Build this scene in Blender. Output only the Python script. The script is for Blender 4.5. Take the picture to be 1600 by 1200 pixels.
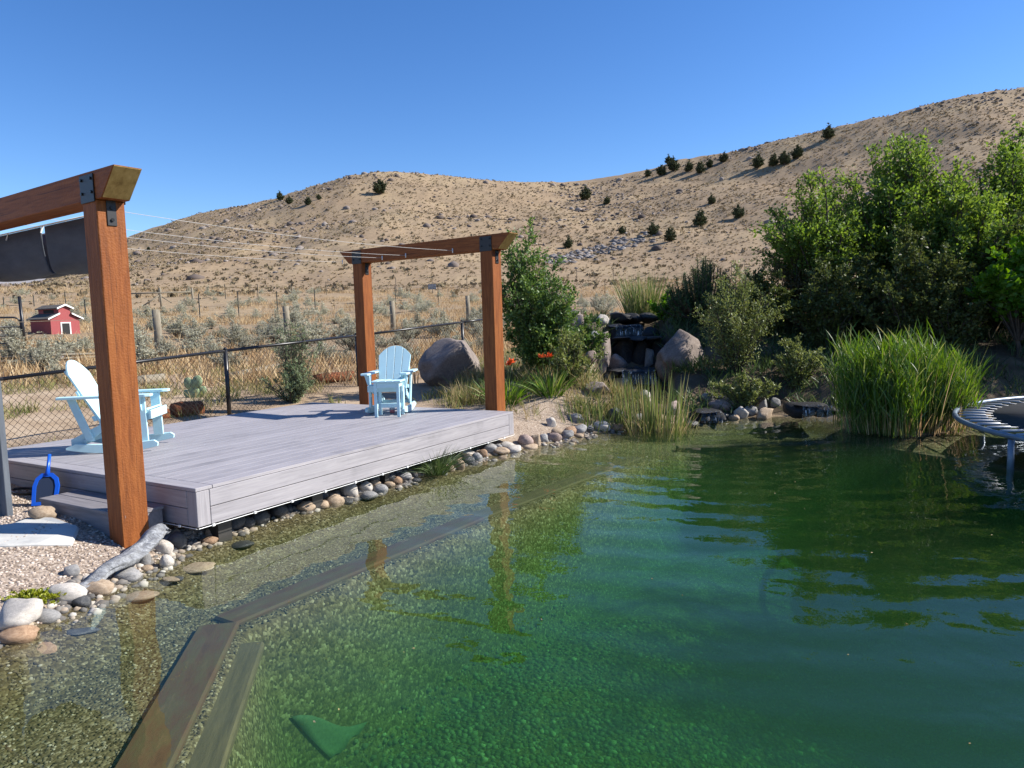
import bpy, bmesh, math, random
import numpy as np
from mathutils import Vector, Matrix

random.seed(7)
rng = np.random.default_rng(7)
R = math.radians
for o in list(bpy.data.objects):
    bpy.data.objects.remove(o)
scene = bpy.context.scene
COL = scene.collection

# ------------------------------------------------------------------ camera
EYE = Vector((0, 0, 1.58))
PITCH, ROLL, FPX = R(5.1), R(1.7), 1110.0
fw = Vector((0, math.cos(PITCH), -math.sin(PITCH)))
up0 = Vector((0, math.sin(PITCH), math.cos(PITCH)))
rt0 = Vector((1, 0, 0))
rt = rt0 * math.cos(ROLL) - up0 * math.sin(ROLL)
up = up0 * math.cos(ROLL) + rt0 * math.sin(ROLL)
cam = bpy.data.cameras.new('camera')
cam_o = bpy.data.objects.new('camera', cam)
COL.objects.link(cam_o)
m = Matrix((rt, up, -fw)).transposed().to_4x4()
m.translation = EYE
cam_o.matrix_world = m
cam.sensor_width = 36.0
cam.lens = 36.0 * FPX / 1600.0
cam.clip_end = 12000
cam.clip_start = 0.05
scene.camera = cam_o

# ------------------------------------------------------------------ sky, sun, exposure
SUN_EL, SUN_AZ = R(37), R(4)          # azimuth from +X towards +Y
w = bpy.data.worlds.new('World')
scene.world = w
w.use_nodes = True
nt = w.node_tree
bg = nt.nodes['Background']
sky = nt.nodes.new('ShaderNodeTexSky')
sky.sky_type = 'NISHITA'
sky.sun_disc = False
sky.sun_elevation = SUN_EL
sky.sun_rotation = math.pi / 2 - SUN_AZ
sky.altitude = 1500
sky.air_density = 1.0
sky.dust_density = 0.25
sky.ozone_density = 2.2
hsat = nt.nodes.new('ShaderNodeHueSaturation'); hsat.inputs['Saturation'].default_value = 1.28; hsat.inputs['Hue'].default_value = .509
nt.links.new(sky.outputs[0], hsat.inputs['Color']); nt.links.new(hsat.outputs[0], bg.inputs[0])
bg.inputs[1].default_value = 0.11
sd = Vector((math.cos(SUN_AZ) * math.cos(SUN_EL), math.sin(SUN_AZ) * math.cos(SUN_EL), math.sin(SUN_EL)))
sl = bpy.data.lights.new('sun', 'SUN')
sl.energy = 5.0
sl.angle = R(0.53)
sl.color = (1.0, 0.955, 0.88)
so = bpy.data.objects.new('sun', sl)
COL.objects.link(so)
so.rotation_euler = (-sd).to_track_quat('-Z', 'Y').to_euler()
so.location = (20, 2, 25)
scene.view_settings.view_transform = 'Standard'
scene.view_settings.look = 'None'
scene.view_settings.exposure = 0.8
scene.view_settings.gamma = 1.0
scene.cycles.use_denoising = True
scene.cycles.max_bounces = 10
scene.cycles.transparent_max_bounces = 24
scene.cycles.volume_bounces = 1
scene.cycles.sample_clamp_indirect = 6

# ------------------------------------------------------------------ pixel helpers (photo is 1600 x 1200)
def ray(px, py):
    a, b = (px - 800) / FPX, (600 - py) / FPX
    return fw + rt * a + up * b
def at_z(px, py, z):
    d = ray(px, py)
    t = (z - EYE.z) / d.z
    return EYE + d * t
def at_y(px, py, y):
    d = ray(px, py)
    return EYE + d * (y / d.y)
def at_r(px, py, r):
    d = ray(px, py)
    return EYE + d * (r / math.hypot(d.x, d.y))

# ------------------------------------------------------------------ noise
def _hash(ix, iy, s):
    h = (ix.astype(np.int64) * 374761393 + iy.astype(np.int64) * 668265263 + s * 974634777) & 0x7fffffff
    h = ((h ^ (h >> 13)) * 1274126177) & 0x7fffffff
    h = h ^ (h >> 16)
    return (h & 0xffff) / 65535.0
def vnoise(x, y, s=0):
    ix, iy = np.floor(x), np.floor(y)
    fx, fy = x - ix, y - iy
    fx = fx * fx * (3 - 2 * fx)
    fy = fy * fy * (3 - 2 * fy)
    a = _hash(ix, iy, s); b = _hash(ix + 1, iy, s); c = _hash(ix, iy + 1, s); d = _hash(ix + 1, iy + 1, s)
    return (a * (1 - fx) + b * fx) * (1 - fy) + (c * (1 - fx) + d * fx) * fy - 0.5
def fbm(x, y, o=4, s=0):
    r = 0; a = 1.0
    for k in range(o):
        r = r + a * vnoise(x * 2 ** k, y * 2 ** k, s + k); a *= 0.5
    return r
def sstep(a, b, x):
    t = np.clip((x - a) / (b - a), 0, 1)
    return t * t * (3 - 2 * t)

# ------------------------------------------------------------------ layout of pond and terrain
def zpts(lst, z):
    return [tuple(at_z(x, y, z)[:2]) for x, y in lst]
SHORE = zpts([(-260, 1090), (-60, 1030), (40, 985), (110, 950), (170, 915), (225, 888), (275, 858), (340, 832), (420, 806), (520, 778), (610, 757), (700, 727),
              (790, 707), (870, 690), (930, 677), (1000, 668), (1070, 660), (1120, 654), (1200, 651), (1260, 650), (1310, 655), (1345, 668), (1420, 684), (1480, 676)], 0)
SHORE += [(5.6, 8.9), (6.3, 9.9), (8, 10.6), (10.5, 9.6), (12, 6), (11.5, 1), (9, -5), (3, -8), (-2.5, -6), (-4.2, -2), (-4.3, 1.5)]
SHORE = np.array(SHORE)
POOL_PX = [(226, 1285), (375, 970), (560, 888), (760, 806), (900, 752), (1000, 716), (1062, 699), (1200, 692), (1335, 692), (1450, 708), (1600, 740)]
POOL = zpts(POOL_PX, -0.1) + [(6.2, 5.2), (8.5, 3.5), (9, 0), (7, -4), (2.5, -6), (-.6, -4), (-1.2, 0.5)]
POOL = np.array(POOL)
def sdist(P, x, y):
    """signed distance, positive inside polygon P"""
    x = np.asarray(x, float); y = np.asarray(y, float)
    d = np.full(x.shape, 1e9); ins = np.zeros(x.shape, bool)
    n = len(P)
    for i in range(n):
        ax, ay = P[i]; bx, by = P[(i + 1) % n]
        ex, ey = bx - ax, by - ay
        t = np.clip(((x - ax) * ex + (y - ay) * ey) / (ex * ex + ey * ey), 0, 1)
        d = np.minimum(d, np.hypot(x - ax - t * ex, y - ay - t * ey))
        c = ((ay > y) != (by > y)) & (x < (bx - ax) * (y - ay) / ((by - ay) if by != ay else 1e-9) + ax)
        ins ^= c
    return np.where(ins, d, -d)
SKY_PX = [(-400, 470), (-60, 462), (20, 452), (70, 436), (120, 412), (190, 374), (280, 344), (330, 330), (430, 310), (490, 291), (540, 276), (590, 270), (640, 270), (700, 276), (800, 283), (870, 284),
          (930, 279), (980, 270), (1020, 262), (1060, 250), (1150, 235), (1250, 212), (1350, 188), (1420, 172), (1480, 156), (1540, 144), (1600, 136), (1750, 125), (2000, 160)]
SA, SE = [], []
for a, b in SKY_PX:
    d = ray(a, b); h = math.hypot(d.x, d.y)
    SA.append(math.atan2(d.x, d.y)); SE.append(d.z / h)
SA = [-math.pi, -1.6] + SA + [1.6, math.pi]
SE = [0.06, 0.06] + SE + [0.06, 0.06]
RIDGE = 255.0
def H(x, y):
    x = np.asarray(x, float); y = np.asarray(y, float)
    r = np.hypot(x, y); az = np.arctan2(x, y)
    base = np.interp(r, [0, 5, 7, 10, 12, 15, 20, 30, 45, 60, 100], [.2, .17, .15, .27, .42, .6, .85, 1.25, 2.2, 3.4, 7.0])
    base = base + 0.05 * fbm(x * .6, y * .6, 3, 5) * sstep(4, 9, r) + 0.5 * fbm(x * .06, y * .06, 3, 9) * sstep(18, 50, r)
    E = np.interp(az, SA, SE)
    Rr = RIDGE + 14 * np.sin(az * 9) 
    u = np.clip((r - 100) / (Rr - 100), 0, 1)
    t = 0.0542 + (E - 0.0542) * u ** 0.8
    hill = EYE.z + t * np.minimum(r, Rr) - sstep(0, 1, (r - Rr) / 160) * 45 + .06 * np.minimum(r - Rr, 0) * 0
    hill = hill + fbm(x * .035, y * .035, 3, 21) * 3.2 * sstep(100, 150, r) * (1 - .75 * sstep(.75, 1, u)) + fbm(x * .3, y * .3, 3, 31) * .5 * sstep(95, 120, r)
    z = np.where(r < 100, base, hill)
    # waterfall mound, right-hand bank
    z = z + 1.0 * np.exp(-(((x - 2.5) / 2.1) ** 2 + ((y - 14.6) / 1.9) ** 2))
    z = z + .55 * sstep(2.5, 5, x) * sstep(10.2, 14, y) * (1 - sstep(20, 40, r))
    z = z + .3 * np.exp(-(((x - .6) / 1.3) ** 2 + ((y - 11.6) / 1.2) ** 2))
    chan = np.interp(y, [10.4, 11.8, 12.3, 12.6, 13.2, 13.7, 14.4, 14.8], [.1, .15, .2, .3, .5, .85, 1.1, 1.35])
    cw = sstep(.75, .45, np.abs(x - .172 * y)) * sstep(10.6, 11.4, y) * sstep(15.3, 14.7, y)
    z = z * (1 - cw) + np.minimum(z, chan) * cw
    ds = sdist(SHORE, x, y)
    edge = ds + .05 * fbm(x * 3, y * 3, 2, 3)
    out = z * sstep(-.03, 1.0, -edge) + .035 * sstep(0, .12, -edge)
    inn = -.15 * sstep(0, .55, edge) - .012
    z2 = np.where(edge > 0, inn, out)
    dp = sdist(POOL, x, y)
    z2 = z2 - 1.1 * sstep(.0, .42, dp) - .55 * sstep(.5, 3.5, dp) + .06 * fbm(x * 1.5, y * 1.5, 3, 61) * sstep(.3, 1, dp)
    return z2
def Hf(x, y):
    return float(H(np.array([x]), np.array([y]))[0])
def ground_hit(px, py, lo=1.5, hi=420):
    d = ray(px, py); k = 1 / math.hypot(d.x, d.y)
    rs = np.concatenate([np.arange(lo, 30, .03), np.arange(30, hi, .3)])
    P = np.array(EYE)[None, :] + np.array(d)[None, :] * (rs * k)[:, None]
    below = np.nonzero(P[:, 2] < H(P[:, 0], P[:, 1]))[0]
    i = below[0] if len(below) else len(rs) - 1
    return Vector(P[i])

# ------------------------------------------------------------------ materials
MATS = {}
def new_mat(name):
    mt = bpy.data.materials.new(name); mt.use_nodes = True
    MATS[name] = mt
    n = mt.node_tree.nodes; l = mt.node_tree.links
    return mt, n, l, n['Principled BSDF'], n['Material Output']
def ramp(n, stops):
    r = n.new('ShaderNodeValToRGB')
    e = r.color_ramp.elements
    e[0].position, e[0].color = stops[0][0], (*stops[0][1], 1)
    e[1].position, e[1].color = stops[-1][0], (*stops[-1][1], 1)
    for p, c in stops[1:-1]:
        k = e.new(p); k.color = (*c, 1)
    return r
def coords(n, l, scale=(1, 1, 1), rnd=0.0, kind='Object'):
    tc = n.new('ShaderNodeTexCoord'); mp = n.new('ShaderNodeMapping')
    mp.inputs['Scale'].default_value = scale
    l.new(tc.outputs[kind], mp.inputs['Vector'])
    if rnd:
        oi = n.new('ShaderNodeObjectInfo'); mu = n.new('ShaderNodeMath'); mu.operation = 'MULTIPLY'; mu.inputs[1].default_value = rnd
        l.new(oi.outputs['Random'], mu.inputs[0]); l.new(mu.outputs[0], mp.inputs['Location'])
    return mp
def noise(n, l, vec, scale, detail=4, rough=.6, dist=0):
    t = n.new('ShaderNodeTexNoise')
    t.inputs['Scale'].default_value = scale; t.inputs['Detail'].default_value = detail
    t.inputs['Roughness'].default_value = rough; t.inputs['Distortion'].default_value = dist
    l.new(vec.outputs[0], t.inputs['Vector'])
    return t
def bump(n, l, h, bs, strength=.3, dist=.01):
    b = n.new('ShaderNodeBump'); b.inputs['Strength'].default_value = strength; b.inputs['Distance'].default_value = dist
    l.new(h, b.inputs['Height']); l.new(b.outputs[0], bs.inputs['Normal'])
    return b
def mixc(n, l, a, b, f, mode='MIX'):
    mx = n.new('ShaderNodeMix'); mx.data_type = 'RGBA'; mx.blend_type = mode
    for s, v in ((mx.inputs[0], f), (mx.inputs[6], a), (mx.inputs[7], b)):
        if hasattr(v, 'links') or isinstance(v, bpy.types.NodeSocket): l.new(v, s)
        elif isinstance(v, (int, float)): s.default_value = v
        else: s.default_value = (*v, 1)
    return mx.outputs[2]
def hsvrand(n, l, col, amt=.25):
    oi = n.new('ShaderNodeObjectInfo'); mr = n.new('ShaderNodeMapRange')
    mr.inputs[3].default_value = 1 - amt; mr.inputs[4].default_value = 1 + amt
    l.new(oi.outputs['Random'], mr.inputs[0])
    h = n.new('ShaderNodeHueSaturation'); l.new(mr.outputs[0], h.inputs['Value']); l.new(col, h.inputs['Color'])
    return h.outputs[0]
def mat_noise(name, stops, scale=6, stretch=(1, 1, 1), rough=.8, bmp=.3, bdist=.01, detail=5, rnd=7.3, vary=0.0, spec=.3, metal=0, dist=0):
    mt, n, l, bs, out = new_mat(name)
    v = coords(n, l, stretch, rnd)
    t = noise(n, l, v, scale, detail, .65, dist)
    r = ramp(n, stops); l.new(t.outputs[0], r.inputs[0])
    c = r.outputs[0]
    if vary: c = hsvrand(n, l, c, vary)
    l.new(c, bs.inputs['Base Color'])
    bs.inputs['Roughness'].default_value = rough; bs.inputs['Metallic'].default_value = metal
    bs.inputs['Specular IOR Level'].default_value = spec
    if bmp: bump(n, l, t.outputs[0], bs, bmp, bdist)
    return mt
def mat_leaf(name, stops, transl=.35, rough=.5, gloss=.06, vary=.0):
    mt, n, l, bs, out = new_mat(name)
    at = n.new('ShaderNodeAttribute'); at.attribute_name = 'v'
    r = ramp(n, stops); l.new(at.outputs['Fac'], r.inputs[0])
    c = r.outputs[0]
    if vary: c = hsvrand(n, l, c, vary)
    d = n.new('ShaderNodeBsdfDiffuse'); tr = n.new('ShaderNodeBsdfTranslucent'); g = n.new('ShaderNodeBsdfGlossy')
    g.inputs['Roughness'].default_value = rough
    hs = n.new('ShaderNodeHueSaturation'); hs.inputs['Hue'].default_value = .485; hs.inputs['Saturation'].default_value = 1.1; hs.inputs['Value'].default_value = 1.25
    l.new(c, hs.inputs['Color'])
    l.new(c, d.inputs[0]); l.new(hs.outputs[0], tr.inputs[0])
    m1 = n.new('ShaderNodeMixShader'); m1.inputs[0].default_value = transl
    l.new(d.outputs[0], m1.inputs[1]); l.new(tr.outputs[0], m1.inputs[2])
    m2 = n.new('ShaderNodeMixShader'); m2.inputs[0].default_value = gloss
    l.new(m1.outputs[0], m2.inputs[1]); l.new(g.outputs[0], m2.inputs[2])
    l.new(m2.outputs[0], out.inputs['Surface'])
    n.remove(bs)
    return mt
def mat_plain(name, col, rough=.5, metal=0, spec=.5):
    mt, n, l, bs, out = new_mat(name)
    bs.inputs['Base Color'].default_value = (*col, 1); bs.inputs['Roughness'].default_value = rough
    bs.inputs['Metallic'].default_value = metal; bs.inputs['Specular IOR Level'].default_value = spec
    return mt

# stained timber of the pergolas: grain along local Z (posts) or X (beams), dotted incisions
def mat_timber(name, stretch):
    mt, n, l, bs, out = new_mat(name)
    v = coords(n, l, stretch, 5.1)
    t = noise(n, l, v, 5, 6, .65, .6)
    r = ramp(n, [(.25, (.115, .036, .009)), (.5, (.225, .074, .018)), (.78, (.325, .124, .033))]); l.new(t.outputs[0], r.inputs[0])
    v2 = coords(n, l, (1, 1, 1), 3.0)
    t2 = noise(n, l, v2, 2.2, 3)
    c = mixc(n, l, r.outputs[0], (.5, .42, .36), t2.outputs[0], 'OVERLAY')
    # knots
    vk = n.new('ShaderNodeTexVoronoi'); vk.inputs['Scale'].default_value = 2.1
    l.new(v2.outputs[0], vk.inputs['Vector'])
    kr = ramp(n, [(.03, (1, 1, 1)), (.1, (0, 0, 0))]); l.new(vk.outputs['Distance'], kr.inputs[0])
    c = mixc(n, l, c, (.13, .03, .012), kr.outputs[0])
    sc = tuple(q * (3.2 if q > 1 else .5) for q in stretch)
    vcr = coords(n, l, sc, 8.0); tcr = noise(n, l, vcr, 3.0, 3, .5, .2)
    rcr = ramp(n, [(.30, (1, 1, 1)), (.345, (0, 0, 0))]); l.new(tcr.outputs[0], rcr.inputs[0])
    c = mixc(n, l, c, (.05, .018, .008), rcr.outputs[0])
    l.new(c, bs.inputs['Base Color'])
    bs.inputs['Roughness'].default_value = .62; bs.inputs['Specular IOR Level'].default_value = .25
    ck = n.new('ShaderNodeTexVoronoi'); ck.inputs['Scale'].default_value = 75
    v3 = coords(n, l, (1, 1, 1)); l.new(v3.outputs[0], ck.inputs['Vector'])
    ad = n.new('ShaderNodeMath'); ad.operation = 'ADD'
    l.new(t.outputs[0], ad.inputs[0]); l.new(ck.outputs['Distance'], ad.inputs[1])
    bump(n, l, ad.outputs[0], bs, .35, .004)
    return mt
mat_timber('timber_post', (9, 9, .7)); mat_timber('timber_beam', (.7, 9, 9))
mat_noise('timber_end', [(.2, (.2, .11, .03)), (.5, (.42, .27, .09)), (.8, (.55, .38, .15))], 7, (3, 3, 1), .7, .3, .004)
def mat_deck(name, c0, c1, c2):
    mt, n, l, bs, out = new_mat(name)
    v = coords(n, l, (1.0, 22, 22), 9.0)
    t = noise(n, l, v, 2.2, 6, .7, .8)
    r = ramp(n, [(.22, c0), (.5, c1), (.8, c2)]); l.new(t.outputs[0], r.inputs[0])
    c = hsvrand(n, l, r.outputs[0], .07)
    v2 = coords(n, l, (1, 1, 1), 4.0); t2 = noise(n, l, v2, 1.6, 4)
    r2 = ramp(n, [(.28, (.68, .67, .66)), (.42, (.95, .94, .93)), (.72, (1.1, 1.08, 1.05))]); l.new(t2.outputs[0], r2.inputs[0])
    c = mixc(n, l, c, r2.outputs[0], .8, 'MULTIPLY')
    l.new(c, bs.inputs['Base Color']); bs.inputs['Roughness'].default_value = .55; bs.inputs['Specular IOR Level'].default_value = .3
    bump(n, l, t.outputs[0], bs, .25, .003)
mat_deck('deck_board', (.215, .203, .212), (.31, .295, .312), (.395, .375, .388))
mat_deck('underdeck_shade', (.02, .02, .02), (.035, .033, .03), (.05, .045, .04))  # near-black, the shade below the deck put into the colour
mat_noise('step_wood', [(.2, (.13, .12, .125)), (.5, (.2, .185, .19)), (.8, (.27, .25, .255))], 4, (1, 12, 12), .6, .25, .003)
mat_plain('black_metal', (.012, .012, .013), .45, .0, .5)
mat_plain('bolt_metal', (.03, .03, .03), .35, .8)
mat_plain('rail_black', (.012, .012, .014), .35)
mat_noise('wire_dark', [(.3, (.03, .025, .02)), (.7, (.06, .05, .04))], 20, rough=.5, bmp=0)
mat_plain('strip_white', (.75, .75, .72), .5)
mat_plain('cable', (.45, .43, .4), .5)
mat_noise('canopy_fabric', [(.3, (.055, .062, .075)), (.7, (.085, .093, .11))], 3, (1, 1, 3), .85, .4, .02)
mat_noise('chair_plastic', [(.3, (.47, .70, .76)), (.7, (.52, .755, .81))], 5, rough=.42, bmp=.05, bdist=.002, spec=.4)
mat_noise('grey_paint', [(.2, (.07, .08, .095)), (.5, (.105, .12, .14)), (.85, (.15, .165, .185))], 4, (6, 6, .8), .6, .25, .003)
mat_plain('blue_plastic', (.008, .09, .55), .3)
mat_plain('net_dark', (.012, .025, .06), .8)
mat_plain('pink_can', (.65, .2, .22), .35)
mat_plain('white_print', (.75, .7, .7), .4)
mat_noise('flagstone', [(.25, (.33, .33, .32)), (.5, (.46, .455, .43)), (.8, (.56, .54, .5))], 5, rough=.9, bmp=.5, bdist=.01)
mat_noise('driftwood', [(.2, (.08, .08, .085)), (.45, (.2, .205, .215)), (.6, (.3, .31, .325)), (.8, (.4, .41, .42))], 7, (1, 5, 5), .85, .8, .02, dist=1.0)
mat_noise('fence_wood', [(.2, (.11, .09, .065)), (.5, (.22, .19, .14)), (.8, (.33, .29, .22))], 9, (4, 4, .6), .9, .5, .01)
mat_noise('t_post', [(.3, (.03, .035, .03)), (.7, (.07, .075, .07))], 6, rough=.7, bmp=0)
mat_noise('shed_red', [(.2, (.26, .055, .055)), (.8, (.34, .085, .085))], 8, (8, 8, 1), .75, .2, .01)
mat_plain('shed_white', (.75, .73, .7), .6)
mat_noise('shed_roof', [(.2, (.07, .06, .05)), (.8, (.16, .14, .12))], 10, (1, 6, 1), .9, .4, .02)
mat_plain('dark_hole', (.02, .02, .02), .9)
mat_noise('rust', [(.2, (.08, .025, .012)), (.5, (.2, .07, .03)), (.8, (.3, .13, .06))], 8, (1, 1, 6), .9, .5, .02)
mat_noise('sign_face', [(.4, (.05, .055, .07)), (.6, (.5, .5, .48))], 14, (1, 1, 3), .6, 0)
mat_noise('white_tarp', [(.3, (.62, .65, .7)), (.7, (.78, .8, .82))], 3, rough=.6, bmp=.4, bdist=.05)
mat_noise('galvanized', [(.3, (.3, .31, .33)), (.7, (.42, .43, .45))], 12, rough=.55, bmp=.1, bdist=.002, metal=.5)
mat_noise('tramp_rim', [(.3, (.14, .18, .24)), (.7, (.22, .27, .33))], 8, rough=.4, bmp=.1, bdist=.002, metal=.35)
mat_noise('tramp_mat', [(.3, (.03, .03, .033)), (.7, (.055, .054, .056))], 3, rough=.75, bmp=.1, bdist=.003)
mat_noise('black_slate', [(.2, (.008, .008, .009)), (.55, (.025, .024, .024)), (.85, (.06, .056, .052))], 5, (1, 1, 3), .6, .8, .03, spec=.3)
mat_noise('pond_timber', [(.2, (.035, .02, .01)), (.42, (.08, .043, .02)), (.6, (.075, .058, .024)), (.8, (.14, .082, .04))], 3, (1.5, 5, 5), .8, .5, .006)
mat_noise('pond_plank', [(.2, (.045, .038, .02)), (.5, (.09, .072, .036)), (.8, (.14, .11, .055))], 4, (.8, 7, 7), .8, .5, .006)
mat_noise('green_mesh', [(.3, (.05, .08, .06)), (.7, (.1, .14, .1))], 60, rough=.9, bmp=.3, bdist=.003)
mat_noise('bark', [(.2, (.03, .022, .016)), (.5, (.08, .062, .048)), (.8, (.14, .115, .09))], 14, (2, 2, .5), .9, .6, .01)
mat_noise('cactus', [(.3, (.17, .24, .13)), (.7, (.3, .37, .22))], 12, rough=.7, bmp=.3, bdist=.01)
mat_plain('lily_orange', (.75, .12, .02), .6)

def mat_rock(name, c0, c1, c2, scale=4, wet=False):
    mt, n, l, bs, out = new_mat(name)
    v = coords(n, l, (1, 1, 1), 13.7)
    t = noise(n, l, v, scale, 8, .7, .4)
    r = ramp(n, [(.25, c0), (.5, c1), (.78, c2)]); l.new(t.outputs[0], r.inputs[0])
    t2 = noise(n, l, v, scale * 9, 3, .6)
    r2 = ramp(n, [(.35, (.72, .72, .72)), (.65, (1.12, 1.1, 1.08))]); l.new(t2.outputs[0], r2.inputs[0])
    c = mixc(n, l, r.outputs[0], r2.outputs[0], .9, 'MULTIPLY')
    c = hsvrand(n, l, c, .16)
    l.new(c, bs.inputs['Base Color'])
    bs.inputs['Roughness'].default_value = .35 if wet else .85
    bs.inputs['Specular IOR Level'].default_value = .5 if wet else .25
    ad = n.new('ShaderNodeMath'); ad.operation = 'ADD'
    l.new(t.outputs[0], ad.inputs[0]); l.new(t2.outputs[0], ad.inputs[1])
    bump(n, l, ad.outputs[0], bs, .45, .012)
mat_rock('rock_grey', (.17, .17, .175), (.28, .275, .27), (.4, .39, .37))
mat_rock('rock_pale', (.33, .31, .28), (.5, .46, .41), (.62, .58, .52))
mat_rock('rock_tan', (.22, .16, .11), (.38, .29, .205), (.5, .41, .31))
mat_rock('rock_dark', (.03, .032, .035), (.065, .067, .07), (.12, .12, .12), wet=True)
mat_rock('rock_rust', (.17, .11, .07), (.31, .2, .125), (.43, .32, .225))
mat_rock('rock_pink', (.2, .15, .13), (.33, .25, .22), (.45, .37, .33))
mat_rock('boulder', (.12, .1, .09), (.24, .195, .17), (.4, .34, .3), 2.5)
mat_rock('boulder_grey', (.14, .12, .11), (.22, .185, .165), (.33, .285, .25), 2.5)

# terrain: soil / gravel / dry grass / underwater gravel by position
def mat_terrain():
    mt, n, l, bs, out = new_mat('terrain_soil')
    v = coords(n, l, (1, 1, 1), 0)
    # dry hillside
    t = noise(n, l, v, .05, 6, .65)
    rh = ramp(n, [(.3, (.245, .18, .118)), (.5, (.3, .224, .145)), (.7, (.345, .265, .165))]); l.new(t.outputs[0], rh.inputs[0])
    tv = n.new('ShaderNodeTexVoronoi'); tv.inputs['Scale'].default_value = .9; l.new(v.outputs[0], tv.inputs['Vector'])
    rv = ramp(n, [(.06, (.5, .46, .42)), (.32, (1.05, 1.02, .98))]); l.new(tv.outputs['Distance'], rv.inputs[0])  # dark dots coloured in as the small shadows of tufts
    t3 = noise(n, l, v, 1.3, 5, .7); r3 = ramp(n, [(.35, (.7, .68, .66)), (.62, (1.12, 1.1, 1.05))]); l.new(t3.outputs[0], r3.inputs[0])
    hill = mixc(n, l, mixc(n, l, rh.outputs[0], rv.outputs[0], .45, 'MULTIPLY'), r3.outputs[0], .6, 'MULTIPLY')
    # near gravel and sand
    gv = n.new('ShaderNodeTexVoronoi'); gv.inputs['Scale'].default_value = 60; l.new(v.outputs[0], gv.inputs['Vector'])
    gw = n.new('ShaderNodeRGBToBW'); l.new(gv.outputs['Color'], gw.inputs[0])
    gr = ramp(n, [(.1, (.2, .155, .12)), (.5, (.37, .3, .24)), (.9, (.54, .46, .385))]); l.new(gw.outputs[0], gr.inputs[0])
    gd = ramp(n, [(.0, (1.06, 1.06, 1.06)), (.7, (.55, .52, .5))]); l.new(gv.outputs['Distance'], gd.inputs[0])
    gravel = mixc(n, l, gr.outputs[0], gd.outputs[0], .7, 'MULTIPLY')
    # yard soil
    ts = noise(n, l, v, 1.2, 7, .7); rs = ramp(n, [(.3, (.2, .14, .09)), (.5, (.36, .265, .175)), (.7, (.46, .36, .255))]); l.new(ts.outputs[0], rs.inputs[0])
    # underwater gravel, silt-brown
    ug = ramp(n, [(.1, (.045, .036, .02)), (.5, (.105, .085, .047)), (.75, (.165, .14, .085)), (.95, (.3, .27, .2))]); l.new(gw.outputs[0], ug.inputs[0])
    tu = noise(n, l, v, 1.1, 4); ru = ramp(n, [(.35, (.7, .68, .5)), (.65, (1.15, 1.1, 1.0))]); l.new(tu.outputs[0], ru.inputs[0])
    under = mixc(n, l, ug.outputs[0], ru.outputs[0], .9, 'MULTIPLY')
    a1 = n.new('ShaderNodeAttribute'); a1.attribute_name = 'zone'
    sp = n.new('ShaderNodeSeparateColor'); l.new(a1.outputs['Color'], sp.inputs[0])
    c = mixc(n, l, rs.outputs[0], hill, sp.outputs[0])
    c = mixc(n, l, c, gravel, sp.outputs[1])
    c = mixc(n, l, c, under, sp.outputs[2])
    a2 = n.new('ShaderNodeAttribute'); a2.attribute_name = 'mulch'
    rm = ramp(n, [(.3, (.05, .038, .025)), (.5, (.1, .075, .05)), (.7, (.2, .155, .1))]); l.new(ts.outputs[0], rm.inputs[0])
    c = mixc(n, l, c, rm.outputs[0], a2.outputs['Fac'])
    l.new(c, bs.inputs['Base Color']); bs.inputs['Roughness'].default_value = .95; bs.inputs['Specular IOR Level'].default_value = .15
    bump(n, l, gv.outputs['Distance'], bs, .5, .012).invert = True
mat_terrain()

def mat_pebble(name, stops):
    mt, n, l, bs, out = new_mat(name)
    at = n.new('ShaderNodeAttribute'); at.attribute_name = 'v'
    r = ramp(n, stops); l.new(at.outputs['Fac'], r.inputs[0]); l.new(r.outputs[0], bs.inputs['Base Color'])
    bs.inputs['Roughness'].default_value = .8; bs.inputs['Specular IOR Level'].default_value = .2
mat_pebble('pea_gravel', [(0, (.17, .125, .095)), (.5, (.38, .305, .245)), (1, (.58, .5, .43))])
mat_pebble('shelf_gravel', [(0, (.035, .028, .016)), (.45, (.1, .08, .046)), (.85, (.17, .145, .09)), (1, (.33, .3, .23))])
mat_pebble('pool_pebble', [(0, (.06, .065, .045)), (.6, (.11, .12, .085)), (.92, (.16, .17, .12)), (1, (.3, .31, .24))])
mat_pebble('hill_rock', [(0, (.09, .07, .06)), (.5, (.17, .135, .115)), (1, (.28, .24, .21))])

G = dict
mat_leaf('leaf_shrub', [(0, (.05, .1, .022)), (.5, (.105, .19, .042)), (1, (.19, .28, .065))], .35, .55, .04)
mat_leaf('leaf_tree', [(0, (.075, .145, .022)), (.5, (.14, .235, .036)), (1, (.24, .33, .065))], .48, .55, .035)
mat_leaf('leaf_maple', [(0, (.06, .16, .01)), (.5, (.11, .25, .02)), (1, (.19, .34, .035))], .5, .5, .03)
mat_leaf('leaf_willow', [(0, (.1, .13, .035)), (.5, (.18, .22, .06)), (1, (.29, .33, .11))], .35, .5, .05)
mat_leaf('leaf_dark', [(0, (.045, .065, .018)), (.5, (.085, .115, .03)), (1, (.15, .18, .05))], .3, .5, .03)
mat_leaf('leaf_rusty', [(0, (.05, .045, .015)), (.5, (.12, .1, .03)), (1, (.22, .15, .05))], .35, .5, .03)
mat_leaf('needle_pine', [(0, (.025, .055, .015)), (.5, (.055, .105, .03)), (1, (.11, .17, .055))], .12, .5, .04)
mat_leaf('needle_juniper', [(0, (.035, .045, .02)), (.5, (.07, .085, .04)), (1, (.12, .135, .065))], .1, .6, .02)
mat_leaf('leaf_sage', [(0, (.26, .255, .18)), (.5, (.44, .43, .315)), (1, (.6, .58, .46))], .3, .6, .02, .16)
mat_leaf('leaf_sage_green', [(0, (.12, .16, .08)), (.5, (.2, .255, .13)), (1, (.32, .37, .22))], .25, .6, .02)
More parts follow.
